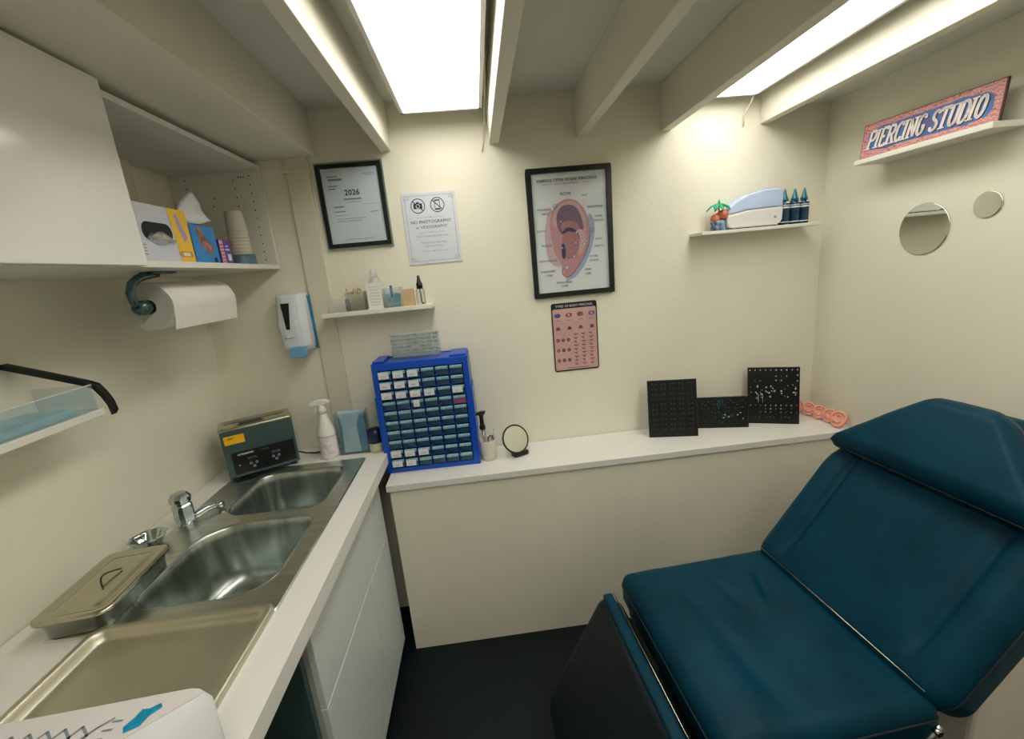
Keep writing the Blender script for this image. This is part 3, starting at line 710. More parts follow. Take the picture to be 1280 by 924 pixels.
# ------------------------------------------------------------------ small shelves
tag(B(M_shelfw).box(-.638, -.192, 1.805, YB-.001, 1.498, 1.516).build('wall_shelf', bevel=.002), 'white shelf above the blue drawer unit holding clear containers', 'shelf')
tag(B(M_shelfw).box(.956, 1.472, 1.812, YB-.001, 1.690, 1.7035).build('wall_shelf', bevel=.002), 'white shelf holding blue bottles near the room corner', 'shelf')
tag(B(M_shelfw).box(1.457, XR-.001, 1.195, 1.645, 1.886, 1.903).build('wall_shelf', bevel=.002), 'white shelf under the painted sign on the right wall', 'shelf')

ZT = 1.5165
def bin_(x0, x1, y0, y1, h, name, label, m=M_clear, group=None):
    b = B(m); w = .0015
    b.box(x0, x1, y0, y0+w, ZT, ZT+h).box(x0, x1, y1-w, y1, ZT, ZT+h).box(x0, x0+w, y0+w, y1-w, ZT, ZT+h).box(x1-w, x1, y0+w, y1-w, ZT, ZT+h).box(x0+w, x1-w, y0+w, y1-w, ZT, ZT+w)
    return tag(b.build(name), label, 'container', group)
bin_(-.610, -.540, 1.822, 1.895, .048, 'clear_bin', 'low clear bin at the left end of the shelf over the drawers', M_frost)
M_cot = mat('cotton', (232, 226, 214), .8, var=.06, vscale=60)
b = B(M_cot)
for k in range(7):
    b.lathe([(0, -.012), (.010, -.008), (.013, 0), (.010, .008), (0, .012)], (-.598+.016*(k % 4), 1.84+.02*(k//4), ZT+.014+.014*(k % 2)), 12)
o = tag(b.build('cotton_wool', smooth_all=True), 'white cotton wool inside the leftmost clear bin', 'cotton'); o['kind'] = 'stuff'
bin_(-.537, -.462, 1.824, 1.888, .075, 'clear_bin', 'clear square bin full of pointed swab sticks')
M_swab = mat('swab_stick', (206, 190, 150), .6, var=.1); M_swt = mat('swab_tip', (190, 156, 130), .7)
sw = B(M_swab).tube([(0, 0, 0), (0, 0, .085)], .0016, 6); sw.m(M_swt).lathe([(0, .076), (.003, .079), (.003, .088), (0, .091)], (0, 0, 0), 8)
sw0 = sw.build('swab'); sw0.location = (-.520, 1.835, ZT+.003); tag(sw0, 'pointed swab stick standing in clear square bin', 'swab', 'swabs in the clear square bin')
sw0.rotation_euler = (.05, -.1, 0)
for k in range(1, 18):
    o = sw0.copy(); COL.objects.link(o); u = (k % 6)/5; w = (k//6)/2
    o.location = (-.526+.050*u, 1.832+.044*w, ZT+.004); o.rotation_euler = (random.uniform(-.12, .12), random.uniform(-.2, .2) if 0 < u < 1 else (.15 if u == 0 else -.1), 0); o.scale = (1, 1, random.uniform(.8, 1.0))
tg = thing('storage_bottle', 'tall frosted bottle standing behind the white box on shelf', 'bottle', (-.424, 1.885, ZT))
B(M_frost).lathe([(0, 0), (.024, 0), (.026, .004), (.026, .105), (.018, .122), (.012, .128)], (0, 0, 0), 24).build('body', tg, world=False)
B(M_frost).lathe([(.014, .126), (.014, .155), (.010, .160), (0, .160)], (0, 0, 0), 20).build('cap', tg, world=False)
b = B(mat('white_carton', (232, 230, 224), .5)).box(-.450, -.390, 1.828, 1.857, ZT, ZT+.104); b.m(M_inklight)
for k in range(7): b.box(-.440, -.400, 1.8275, 1.828, ZT+.015+k*.012, ZT+.017+k*.012)
tag(b.build('carton'), 'plain white carton standing upright on the small shelf', 'box')
bin_(-.384, -.314, 1.822, 1.888, .078, 'clear_bin', 'clear bin holding teal wrapped packets')
M_tealp = mat('teal_packet', (40, 118, 136), .35, c2=(170, 206, 216), vscale=30)
pk = B(M_tealp).prism([(0, 0), (.044, .0), (.044, .050), (0, .050)], (0, 0, 0), (1, 0, 0), (0, 0, 1), (0, .005, 0)); pk0 = pk.build('packet', bevel=.001)
tag(pk0, 'teal and white wrapped packet in the clear bin', 'packet', 'teal packets in the clear bin')
for k in range(6):
    o = pk0 if k == 0 else pk0.copy()
    if k: COL.objects.link(o)
    o.location = (-.349+random.uniform(-.003, .003), 1.834+k*.0085, ZT+.0045); o.rotation_euler = (random.uniform(-.08, .08), random.uniform(-.15, .15), 0)
bp = B(mat('blue_white_tag', (60, 104, 150), .5)).box(-.356, -.346, 1.8305, 1.832, ZT+.04, ZT+.088); tag(bp.build('blue_tag'), 'narrow blue tag sticking up among the teal packets', 'tag')
b = B(M_tan).box(-.309, -.262, 1.826, 1.850, ZT, ZT+.068)
for k in range(7): b.m(M_swab).box(-.307+k*.0064, -.3035+k*.0064, 1.8252, 1.826, ZT+.004, ZT+.064)
tag(b.build('stick_bundle'), 'tan bundle of flat wooden sticks left of the dropper', 'sticks')
dp = thing('dropper_bottle', 'clear dropper bottle with black bulb at the shelf end', 'bottle', (-.236, 1.838, ZT))
B(M_clear).lathe([(0, 0), (.018, 0), (.019, .004), (.019, .058), (.010, .068)], (0, 0, 0), 24).build('glass_body', dp, world=False)
B(M_black).lathe([(.013, .064), (.013, .086), (.0085, .090), (.0085, .098), (.0065, .102), (.0055, .116), (0, .119)], (0, 0, 0), 20).build('cap', dp, world=False)
B(M_black).tube([(0, 0, .066), (.002, 0, .008)], .0026, 8).build('pipette', dp, world=False)
B(M_black).box(.002, .012, -.003, .003, .002, .008).build('tip', dp, world=False)

# ---- right shelf objects
Z2 = 1.704
fg = thing('figurine', 'little orange and blue ornament under a green leaf canopy', 'figurine', (1.052, 1.855, Z2))
M_or = mat('orange_figure', (226, 134, 92), .45, c2=(150, 84, 60), vscale=40); M_bf = mat('blue_white_figure', (140, 172, 200), .4, c2=(36, 66, 90), vscale=45)
B(M_bf).lathe([(0, 0), (.026, 0), (.030, .008), (.026, .022), (.030, .036), (.020, .044), (0, .046)], (0, 0, 0), 24, True, .12, 5).build('body', fg, world=False)
b = B(M_or)
for (x, y, z, r) in ((-.018, -.004, .050, .019), (.014, -.008, .062, .023), (.0, .008, .055, .02), (.026, 0, .046, .014)):
    b.lathe([(r*math.sin(PI*k/8), -r*math.cos(PI*k/8)) for k in range(9)], (x, y, z), 16)
b.build('orange_shells', fg, world=False)
b = B(mat('green_leaf', (20, 176, 118), .4, var=.3, vscale=30))
for a, l in ((PI, .055), (0, .055), (-PI/2, .035), (PI/2, .03), (-2.4, .045), (-.7, .045)):
    ca, sa = math.cos(a), math.sin(a); pa = (-sa, ca)
    pts = [(0, .112, .004), (.35, .110, .013), (.7, .102, .011), (1, .086, .001)]
    rg = [[(l*u*ca+pa[0]*w*e, l*u*sa+pa[1]*w*e, z-(abs(e)*.004)+.0) for e in (-1, 0, 1)] + [(l*u*ca+pa[0]*w*e, l*u*sa+pa[1]*w*e, z-(abs(e)*.004)-.0025) for e in (1, 0, -1)] for u, z, w in pts]
    b.rings(rg)
b.tube([(0, 0, .108), (.001, 0, .126)], [.006, .003], 8)
b.build('leaf_canopy', fg, world=False)
B(M_tan).tube([(0, 0, .06), (0, 0, .11)], .003, 8).build('stem', fg, world=False)

dv = thing('rounded_case', 'white and pale blue rounded case beside dark bottles', 'case', (1.20, 1.865, Z2))
Mw = mat('case_white', (226, 224, 220), .3, var=.02); Mb = mat('case_blue', (176, 200, 236), .25, c2=(200, 214, 240), vscale=6)
def casepro(z_lo, z_hi, top):
    return None
P = [(-.100, .004), (.098, .004), (.112, .012), (.120, .026), (.122, .060), (.122, .132), (.114, .146), (.098, .152), (.040, .150), (-.030, .136), (-.085, .112), (-.120, .082), (-.128, .060), (-.126, .024), (-.116, .010)]
lowP = [p for p in P if p[1] <= .062] ; 
low = [(-.126, .060), (-.126, .024), (-.116, .010), (-.100, .004), (.098, .004), (.112, .012), (.120, .026), (.122, .076), (-.04, .072), (-.10, .060)]
upp = [(-.128, .061), (-.10, .061), (-.04, .073), (.122, .077), (.122, .132), (.114, .146), (.098, .152), (.040, .150), (-.030, .136), (-.085, .112), (-.120, .082)]
B(Mw).prism(low, (0, -.036, 0), (1, 0, 0), (0, 0, 1), (0, .072, 0)).build('lower_shell', dv, world=False, bevel=.007, seg=4)
B(Mb).prism(upp, (0, -.034, 0), (1, 0, 0), (0, 0, 1), (0, .068, 0)).build('hood', dv, world=False, bevel=.007, seg=4)
B(M_inkgrey).lathe([(0, 0), (.005, 0), (.005, .002), (0, .002)], (0, 0, 0), 14).build('x', dv, world=False)
o = [c for c in dv.children if c.name.startswith('x')][0]; o.name = 'button'; o.location = (.085, -.0355, .036); o.rotation_euler = (PI/2, 0, 0)
B(M_dark).box(-.09, .10, -.03, .03, 0, .005).build('foot', dv, world=False)

bt = thing('ink_bottle', 'dark blue bottle with pointed cap, next to the rounded case', 'bottle', (1.348, 1.862, Z2), 0, 'dark blue pointed bottles on the shelf')
M_bt = mat('dark_teal_bottle', (6, 40, 70), .2, c2=(10, 62, 88), vscale=40)
B(M_bt).lathe([(0, 0), (.019, 0), (.021, .004), (.021, .088), (.017, .098)], (0, 0, 0), 24).build('body', bt, world=False)
B(mat('teal_cap', (44, 108, 122), .25)).lathe([(.014, .098), (.014, .106), (.011, .112), (.005, .138), (.002, .146), (0, .147)], (0, 0, 0), 20).build('cap', bt, world=False)
b = B(M_paper).lathe([(.0213, .068), (.0213, .074)], (0, 0, 0), 24, False).lathe([(.0213, .078), (.0213, .081)], (0, 0, 0), 24, False); b.lathe([(.0213, .010), (.0213, .013)], (0, 0, 0), 24, False)
b.box(-.008, .008, -.0222, -.0205, .088, .095); b.build('label', bt, world=False)
dup(bt, (1.393, 1.862, Z2), .4, 'dark blue bottle with pointed cap, middle of the three')
dup(bt, (1.437, 1.864, Z2), .2, 'dark blue bottle with pointed cap, nearest the room corner')

# ------------------------------------------------------------------ painted sign on its shelf
P0 = Vector((1.470, 1.634, 1.9035)); P1 = Vector((1.500, 1.216, 1.9035))
Us = (P1-P0).normalized(); Ls = (P1-P0).length
Wd = Vector((0, 0, 1)).cross(Us)       # horizontal normal
if Wd.x > 0: Wd = -Wd
Vs = (Vector((0, 0, 1)) - Wd*.10).normalized()
Ns = Wd
Hs = .116
sg = thing('painted_sign', 'painted wooden sign lettered PIERCING STUDIO', 'sign', (P0+P1)/2)
m = bpy.data.materials.new('folk_painting'); m.use_nodes = True
nt = m.node_tree; N = nt.nodes; Lk = nt.links; p = N['Principled BSDF']; p.inputs['Roughness'].default_value = .45
tc = N.new('ShaderNodeTexCoord'); wv = N.new('ShaderNodeTexWave'); wv.inputs['Scale'].default_value = 26; wv.inputs['Distortion'].default_value = 9; wv.inputs['Detail'].default_value = 2; wv.inputs['Detail Scale'].default_value = 2.5
wv.bands_direction = 'Z'
Lk.new(tc.outputs['Object'], wv.inputs['Vector'])
cr = N.new('ShaderNodeValToRGB'); cr.color_ramp.elements[0].color = rgb((150, 72, 84)); cr.color_ramp.elements[1].color = rgb((222, 160, 146))
e = cr.color_ramp.elements.new(.35); e.color = rgb((238, 190, 182)); e = cr.color_ramp.elements.new(.55); e.color = rgb((120, 88, 120)); e = cr.color_ramp.elements.new(.75); e.color = rgb((214, 120, 118))
Lk.new(wv.outputs['Fac'], cr.inputs['Fac']); Lk.new(cr.outputs['Color'], p.inputs['Base Color'])
b = B(mat('sign_edge', (92, 50, 48), .5)).prism([(0, 0), (Ls, 0), (Ls, Hs), (0, Hs)], P0-Ns*.0, Us, Vs, -Ns*.008); b.build('board', sg)
b = B(m); O = P0+Ns*.0006; q = .003
b.poly([tuple(O+Us*u+Vs*v) for u, v in ((q, q), (Ls-q, q), (Ls-q, Hs-q), (q, Hs-q))]); b.build('painted_border', sg)
M_bluebg = mat('blue_ground', (44, 112, 186), .45, c2=(84, 84, 140), vscale=22)
b = B(M_bluebg); O = P0+Ns*.0012; pts = []
for k in range(72):
    a = 2*PI*k/72; cx, cy = math.cos(a), math.sin(a)
    sxx = abs(cx)**.35*(1 if cx >= 0 else -1); syy = abs(cy)**.45*(1 if cy >= 0 else -1)
    wob = 1+.035*math.sin(k*2.1)+.05*math.sin(k*.9)
    pts.append((Ls/2+sxx*(Ls/2-.022), Hs/2+syy*(Hs/2-.019)*wob))
b.f([b.v(O+Us*u+Vs*v) for u, v in pts]); b.build('blue_ground', sg)
G = {  # glyph: (advance, strokes, serifs)
 'P': (.62, [[(.12, 0), (.12, 1)], [(.12, 1), (.42, 1), (.54, .88), (.54, .62), (.42, .48), (.12, .48)]], [(.12, 0), ]),
 'I': (.34, [[(.14, 0), (.14, 1)]], [(.14, 0), (.14, 1)]),
 'E': (.58, [[(.12, 0), (.12, 1)], [(.12, 1), (.50, 1), (.50, .86)], [(.12, .52), (.40, .52)], [(.12, 0), (.52, 0), (.52, .14)]], []),
 'R': (.64, [[(.12, 0), (.12, 1)], [(.12, 1), (.42, 1), (.52, .88), (.52, .64), (.42, .52), (.12, .52)], [(.32, .52), (.56, 0)]], [(.12, 0), (.57, 0)]),
 'C': (.58, [[(.50, .80), (.44, .95), (.30, 1), (.16, .90), (.10, .70), (.10, .30), (.16, .10), (.30, 0), (.44, .06), (.51, .22)]], []),
 'N': (.66, [[(.12, 0), (.12, 1)], [(.12, 1), (.52, 0)], [(.52, 0), (.52, 1)]], [(.12, 0), (.52, 1)]),
 'G': (.62, [[(.50, .80), (.44, .95), (.30, 1), (.16, .90), (.10, .70), (.10, .30), (.16, .10), (.30, 0), (.44, .06), (.50, .18), (.50, .42), (.34, .42)]], []),
 'S': (.56, [[(.48, .80), (.42, .95), (.28, 1), (.14, .92), (.10, .76), (.18, .60), (.40, .44), (.48, .28), (.42, .08), (.28, 0), (.13, .06), (.08, .22)]], []),
 'T': (.60, [[(.30, 0), (.30, 1)], [(.04, .86), (.04, 1), (.56, 1), (.56, .86)]], [(.30, 0)]),
 'U': (.62, [[(.12, 1), (.12, .24), (.20, .05), (.34, 0), (.46, .06), (.52, .24), (.52, 1)]], [(.12, 1), (.52, 1)]),
 'D': (.62, [[(.12, 0), (.12, 1), (.34, 1), (.48, .86), (.54, .66), (.54, .34), (.48, .14), (.34, 0), (.12, 0)]], []),
 'O': (.62, [[(.30, 1), (.16, .90), (.10, .70), (.10, .30), (.16, .10), (.30, 0), (.44, .10), (.50, .30), (.50, .70), (.44, .90), (.30, 1)]], []),
 ' ': (.30, [], [])}
word = 'PIERCING STUDIO'; tot = sum(G[ch][0] for ch in word)
capH = .056; wid = Ls-.062; sx = wid/tot
for nm, mt, lift, dxy, wst in (('letter_shadow', M_ink, .0018, (.0022, -.0022), .0105), ('lettering', mat('sign_white_paint', (238, 226, 226), .45), .0024, (0, 0), .0088)):
    b = B(mt); O = P0+Ns*lift; cur = .026
    for ch in word:
        adv, st, sf = G[ch]
        tr = lambda p_: (cur+p_[0]*sx+(p_[1]-.5)*.010+dxy[0], .030+p_[1]*capH+dxy[1])
        for s_ in st: b.stroke([tr(p_) for p_ in s_], wst, O, Us, Vs, 8)
        for s_ in sf: b.stroke([(tr(s_)[0]-.0095, tr(s_)[1]), (tr(s_)[0]+.0095, tr(s_)[1])], .0040, O, Us, Vs, 0)
        cur += adv*sx
    b.build(nm, sg, weld=False, normals=False)

# round stick-on mirrors on the right wall
for (y, z, r, lab) in ((1.458, 1.633, .087, 'larger round frameless mirror stuck on the right wall'), (1.270, 1.688, .039, 'smaller round mirror disc stuck on the right wall')):
    tt = B(M_mirror).rings([[(XR-d_, y+rr*math.cos(2*PI*k/56), z+rr*math.sin(2*PI*k/56)) for k in range(56)] for rr, d_ in ((r, .0005), (r, .004), (r-.002, .005))])
    tag(tt.build('round_mirror'), lab, 'mirror', 'round mirrors on the right wall')

# ------------------------------------------------------------------ wall cabinets
def wallcab(y0, y1, openf, label):
    t = thing('wall_cabinet', label, 'cabinet', (-.97, (y0+y1)/2, 1.712))
    xb, xf, z0, z1, th = -1.144, -.803, 1.712, 2.108, .016
    b = B(M_shelfw)
    b.box(xb, xf, y0, y1, z0, z0+th).box(xb, xf, y0, y1, z1-th, z1).box(xb, xf, y0, y0+th, z0+th, z1-th).box(xb, xf, y1-th, y1, z0+th, z1-th)
    b.build('carcass', t, bevel=.001)
    return t
wc = wallcab(1.135, 1.914, True, 'open-fronted white wall cabinet holding glove boxes and cups')
# peg holes
b = B(M_black)
for xx, dz in ((-.845, 0), (-.905, -.012), (-1.085, 0)):
    for k in range(11):
        z = 1.752+k*.032+dz
        b.disc((xx, 1.8978, z), XU, ZV, .0028, 8)
for xx, z in ((-.875, 2.07), (-.865, 2.07), (-.885, 2.07), (-.99, 2.0), (-1.0, 1.97)): b.disc((xx, 1.8978, z), XU, ZV, .003, 8)
b.build('peg_holes', wc)
# vertical pipe chase inside
B(M_trim).box(-1.143, -1.11, 1.60, 1.66, 1.729, 2.091).build('chase_strip', wc)
wc2 = wallcab(.34, 1.133, False, 'closed white wall cabinet with glossy door')
B(M_gloss).box(-.803, -.785, .342, 1.146, 1.714, 2.118).build('door', wc2, bevel=.002)
B(M_shelfw).box(-1.143, -.81, .37, 1.12, 1.90, 1.912).build('inner_shelf', wc2)

# glove box
ZC = 1.7285
gb = thing('glove_box', 'grey and yellow glove box with oval opening in the cabinet', 'box', (-.89, 1.27, ZC))
Mg = mat('grey_card', (206, 208, 220), .5, var=.02); My = mat('yellow_card', (246, 196, 70), .5, var=.05)
xf = -.842; gy0, gy1, gh = 1.150, 1.432, .152
b = B(Mg)
b.box(-.935, xf-.001, gy0, gy1, ZC, ZC+gh)
ox, oz = 1.297, ZC+.082
oval = [(y, z) for y, z in rrect(ox-.058, ox+.058, oz-.024, oz+.024, .023, 8)]
b.m(M_dark); b.poly([(xf-.0005, y, z) for y, z in oval])
b.m(My); b.poly([(xf, 1.372, ZC), (xf, gy1, ZC), (xf, gy1, ZC+gh), (xf, 1.352, ZC+gh)])
b.m(mat('lilac_glove_print', (176, 166, 196), .5)); b.poly([(xf+.0006, 1.378, ZC+.135), (xf+.0006, 1.388, ZC+.14), (xf+.0006, 1.418, ZC+.075), (xf+.0006, 1.400, ZC+.060), (xf+.0006, 1.384, ZC+.10)])
b.m(mat('tan_print', (206, 150, 40), .5)); b.prism(rrect(1.366, 1.424, ZC+.018, ZC+.034, .006, 3), (xf, 0, 0), (0, 1, 0), (0, 0, 1), (.0006, 0, 0))
b.m(M_paper); b.prism(rrect(1.380, 1.412, ZC+.021, ZC+.031, .004, 3), (xf+.0006, 0, 0), (0, 1, 0), (0, 0, 1), (.0003, 0, 0))
b.m(M_inkgrey)
for k in range(4): b.box(xf-.0004, xf, 1.205, 1.24, ZC+.020+k*.008, ZC+.0225+k*.008)
b.box(xf-.0004, xf, 1.190, 1.212, ZC+.122, ZC+.128); b.box(xf-.0004, xf, 1.190, 1.208, ZC+.114, ZC+.118)
b.build('carton', gb, weld=False)
b = B(M_frost); 
rg = []
for k in range(9):
    u = k/8; y = ox-.050+.095*u
    rg.append([(xf+.002+.010*math.sin(PI*u), y, oz-.020+.030*math.sin(PI*u*.9)-.022*u), (xf+.010*math.sin(PI*u)+.012, y+.004, oz-.006-.018*u), (xf+.002, y+.006, oz-.022-.014*math.sin(PI*u))])
b.rings(rg, True, True); b.build('glove_cuff', gb)
# tissue box
tx = thing('tissue_box', 'blue tissue box printed with clasped hands, next to glove box', 'box', (-.89, 1.505, ZC))
Mbl = mat('blue_card', (62, 142, 214), .5, var=.1, vscale=8); Mhand = mat('hands_print', (196, 150, 128), .5, c2=(110, 70, 60), vscale=40)
b = B(Mbl).box(-.935, -.844, 1.442, 1.566, ZC, ZC+.118)
b.m(Mhand); b.poly([(-.8432, 1.468, ZC+.108), (-.8432, 1.490, ZC+.112), (-.8432, 1.512, ZC+.078), (-.8432, 1.540, ZC+.058), (-.8432, 1.532, ZC+.030), (-.8432, 1.505, ZC+.036), (-.8432, 1.478, ZC+.066)])
b.m(M_navy); b.prism(rrect(1.535, 1.552, ZC+.006, ZC+.022, .005, 3), (-.844, 0, 0), (0, 1, 0), (0, 0, 1), (.0006, 0, 0))
b.build('carton', tx, weld=False)
# tissue sheet
b = B(M_paper)
ol = [(1.452, 1.850), (1.432, 1.884), (1.470, 1.915), (1.505, 1.942), (1.535, 1.958), (1.552, 1.950), (1.562, 1.925), (1.570, 1.902), (1.590, 1.886), (1.606, 1.872), (1.560, 1.864), (1.520, 1.850)]
for sx_ in (0, 1):
    rg = []
    for k in range(7):
        q = 1-k/6
        rg.append([(-.868+(.016 if sx_ else -.012)*(1-q*q)+.004*math.sin(i_*2.2+k*1.3)+(.014*q if i_ in (0, 11, 10) else 0), 1.513+(y-1.513)*q, 1.885+(z-1.885)*q) for i_, (y, z) in enumerate(ol)])
    b.rings(rg, False, True)
o = b.build('tissue', tx, smooth_all=True)
# purple box
b = B(mat('purple_card', (104, 70, 160), .5, var=.1)).box(-.920, -.846, 1.578, 1.652, ZC, ZC+.082)
b.m(mat('pink_band', (236, 186, 200), .5)).box(-.8462, -.8452, 1.584, 1.604, ZC+.002, ZC+.080)
b.m(mat('crimson_print', (170, 50, 90), .5))
for k in range(6): b.box(-.8454, -.8448, 1.588, 1.600, ZC+.008+k*.011, ZC+.013+k*.011)
b.m(M_navy).box(-.8463, -.8455, 1.578, 1.584, ZC, ZC+.082)
b.m(M_paper).box(-.8462, -.8452, 1.622, 1.642, ZC+.014, ZC+.036); b.box(-.8462, -.8452, 1.614, 1.640, ZC+.048, ZC+.053); b.box(-.8462, -.8452, 1.618, 1.636, ZC+.060, ZC+.064)
tag(b.build('small_carton', weld=False), 'small purple carton with pink band beside the tissue box', 'box')
# paper cups
cp = B(mat('paper_cup', (214, 206, 190), .6, var=.04)).lathe([(.030, 0), (.035, .070), (.0365, .072), (.035, .074), (.033, .070), (.029, .003), (0, .002)], (0, 0, 0), 28, False)
c0 = cp.build('paper_cup'); c0.rotation_euler = (PI, 0, 0)
tag(c0, 'paper cup nested upside down in the stack in the cabinet', 'cup', 'nested paper cups')
nc = 9
for k in range(nc):
    o = c0 if k == 0 else c0.copy()
    if k: COL.objects.link(o)
    o.location = (-.885, 1.800, ZC+.046+.075+.0125*k-.02)
b = B(M_clearb).lathe([(0, 0), (.040, 0), (.044, .004), (.044, .042), (.0425, .042), (.042, .005), (0, .003)], (-.885, 1.800, ZC), 28, False)
tag(b.build('cup_tray'), 'pale blue plastic tub below the stacked paper cups', 'tub')

# ------------------------------------------------------------------ paper towel
ph = thing('towel_holder', 'grey curved metal paper towel holder under the wall cabinet', 'holder', (-.91, 1.40, 1.60))
M_gm = mat('teal_grey_metal', (86, 112, 118), .25, .8)
rcx, rcz, ry0, ry1, rr_ = -.925, 1.614, 1.305, 1.630, .066
B(M_gm).box(rcx-.02, rcx+.02, 1.33, 1.43, 1.705, 1.7115).build('mounting_plate', ph, bevel=.002)
arm = [(rcx, 1.375, 1.704), (rcx, 1.335, 1.701), (rcx, 1.295, 1.694), (rcx, 1.266, 1.678), (rcx, 1.254, 1.655), (rcx, 1.256, 1.632), (rcx, 1.270, 1.618)]
B(M_gm).tube(arm, [.008, .010, .011, .011, .011, .010, .010], 14).build('arm', ph)
B(M_gm).rings([[(rcx+q*math.cos(2*PI*k/28), y, rcz+q*math.sin(2*PI*k/28)) for k in range(28)] for q, y in ((.002, 1.262), (.016, 1.263), (.020, 1.268), (.020, 1.290), (.016, 1.3045))]).build('end_knob', ph)
B(M_gm).tube([(rcx, 1.31, rcz), (rcx, 1.66, rcz)], .008, 10).build('rod', ph)
tr_ = thing('paper_towel_roll', 'white textured paper towel roll hanging under the cabinet', 'paper towel', (rcx, 1.48, 1.53))
M_pt = mat('paper_towel', (232, 228, 222), .8, bump=.8, bscale=140, var=.04, vscale=90)
M_pe = mat('towel_end', (188, 190, 180), .8, var=.06, vscale=20)
b = B(M_pt)
def cir(q, y, n=48): return [(rcx+q*math.cos(2*PI*k/n), y, rcz+q*math.sin(2*PI*k/n)) for k in range(n)]
b.rings([cir(rr_, ry0), cir(rr_, ry1)], False)
b.m(M_pe).rings([cir(.020, ry0+.04), cir(.020, ry0), cir(rr_, ry0)], False, False).rings([cir(rr_, ry1), cir(.020, ry1), cir(.020, ry1-.04)], False, False)
b.build('roll', tr_)
sh = []
for k in range(15):
    a = math.radians(100 - 118*k/14); q = rr_+.0012
    sh.append((rcx+q*math.cos(a), rcz+q*math.sin(a)))
for k in range(1, 5): sh.append((sh[14][0]-.002*k+.001, sh[14][1]-.012*k))
b = B(M_pt)
o_ = [[(x, y, z) for x, z in sh] for y in (ry0, ry1)]; i_ = [[(x+.0009, y, z) for x, z in sh] for y in (ry0, ry1)]
b.rings([o_[0], o_[1]], False, True, False); b.rings([i_[0], i_[1]], False, True, False)
b.build('loose_sheet', tr_)

# ------------------------------------------------------------------ left wall dispenser shelf
ws = thing('mask_rack', 'wall rack with white edge, black trim and clear front at far left', 'rack', (-1.07, .80, 1.35))
B(M_shelfw).box(-1.143, -1.000, .45, 1.160, 1.353, 1.372).build('shelf_board', ws, bevel=.002)
B(M_clearp).box(-1.004, -1.001, .45, 1.146, 1.372, 1.438).box(-1.143, -1.004, 1.143, 1.146, 1.372, 1.440).build('clear_front', ws)
B(M_shelfw).box(-1.0045, -1.0005, .45, 1.146, 1.4365, 1.4385).build('front_rim', ws)
pth = [(-1.143, 1.100, 1.510), (-1.10, 1.115, 1.488), (-1.05, 1.131, 1.463), (-1.015, 1.145, 1.444), (-1.001, 1.158, 1.430), (-.996, 1.168, 1.405), (-.993, 1.175, 1.380), (-.992, 1.178, 1.352)]
b = B(M_black)
rg = []
for (x, y, z) in pth: rg.append([(x-.004, y-.008, z-.005), (x+.004, y-.008, z+.006), (x+.004, y+.010, z+.006), (x-.004, y+.010, z-.005)])
b.rings(rg, True, False); b.build('black_trim', ws, bevel=.001)
mk = B(mat('pale_blue_masks', (120, 184, 206), .6, c2=(176, 214, 222), vscale=10)).box(-1.13, -1.012, .50, 1.10, 1.3725, 1.392)
tag(mk.build('mask_stack', bevel=.006), 'flat pale blue stack lying inside the clear-fronted wall rack', 'packs')

# ------------------------------------------------------------------ white box near camera
wb = thing('white_carton', 'white carton with blue blot and line drawing at lower left', 'box', (-.68, .44, .925))
Mc = mat('carton_white', (220, 214, 212), .5, var=.02); Mc2 = mat('carton_flap', (206, 208, 206), .5)
zt = 1.05
top = [(-.98, .30), (-.98, .546), (-.500, .574), (-.484, .571), (-.476, .562), (-.560, .500), (-.66, .42), (-.72, .30)]
b = B(Mc)
b.rings([[(x, y, zt) for x, y in top], [(x, y, .9265) for x, y in top]], True, False)
# painted logo strokes
Ut, Vt = Vector((1, 0, 0)), Vector((0, 1, 0)); Ot = Vector((0, 0, zt+.0006))
b.m(M_inkgrey)
for k in range(5):
    x = -.72+k*.024
    b.stroke([(x-.02, .50), (x, .535), (x+.018, .52), (x+.004, .495)], .0035, Ot, Ut, Vt, 5)
b.stroke([(-.74, .49), (-.72, .51), (-.69, .495), (-.66, .51), (-.63, .495), (-.60, .53), (-.585, .542)], .0035, Ot, Ut, Vt, 5)
for k in range(4): b.stroke([(-.600+.005*k, .500+.012*k), (-.585+.005*k, .500+.012*k)], .0028, Ot, Ut, Vt, 0)
b.build('box', wb)
# turned-down flap with rounded edge
A = [(-.484, .571, zt-.001), (-.476, .562, zt-.001), (-.560, .500, zt-.001), (-.66, .42, zt-.001), (-.72, .30, zt-.001)]
mid = [(-.466, .566, zt-.012), (-.458, .552, zt-.014), (-.525, .475, zt-.022), (-.60, .385, zt-.026), (-.66, .28, zt-.026)]
low_ = [(-.452, .548, .975), (-.444, .530, .960), (-.470, .445, .945), (-.54, .35, .94), (-.60, .26, .94)]
lo2 = [(-.449, .542, .928), (-.440, .520, .928), (-.463, .435, .928), (-.53, .34, .928), (-.59, .25, .928)]
b = B(Mc2).rings([A, mid, low_, lo2], False, True, False); b.build('flap', wb)
b = B(mat('turquoise_ink', (16, 168, 206), .35, c2=(10, 120, 160), vscale=60))
b.prism([(-.010, -.014), (.004, -.010), (.008, 0), (.018, .008), (.014, .014), (.004, .010), (-.004, .012), (-.008, .002), (-.014, -.006)], (-.545, .535, zt+.0005), (1.25, .2, 0), (-.2, 1.25, 0), (0, 0, .0006)); b.build('blue_blot', wb)
B(M_black).prism([(0, 0), (.016, 0), (.016, .008), (0, .010)], (-.565, .487, zt+.0004), (1, .3, 0), (-.3, 1, 0), (0, 0, .0008)).build('black_mark', wb)
# dark dot object at the left frame edge
tag(B(M_navy).lathe([(0, 0), (.012, 0), (.012, .010), (.008, .014), (0, .015)], (-1.058, .792, .9105), 18).build('bottle_cap'), 'small navy cap lying on worktop at the left picture edge', 'cap')

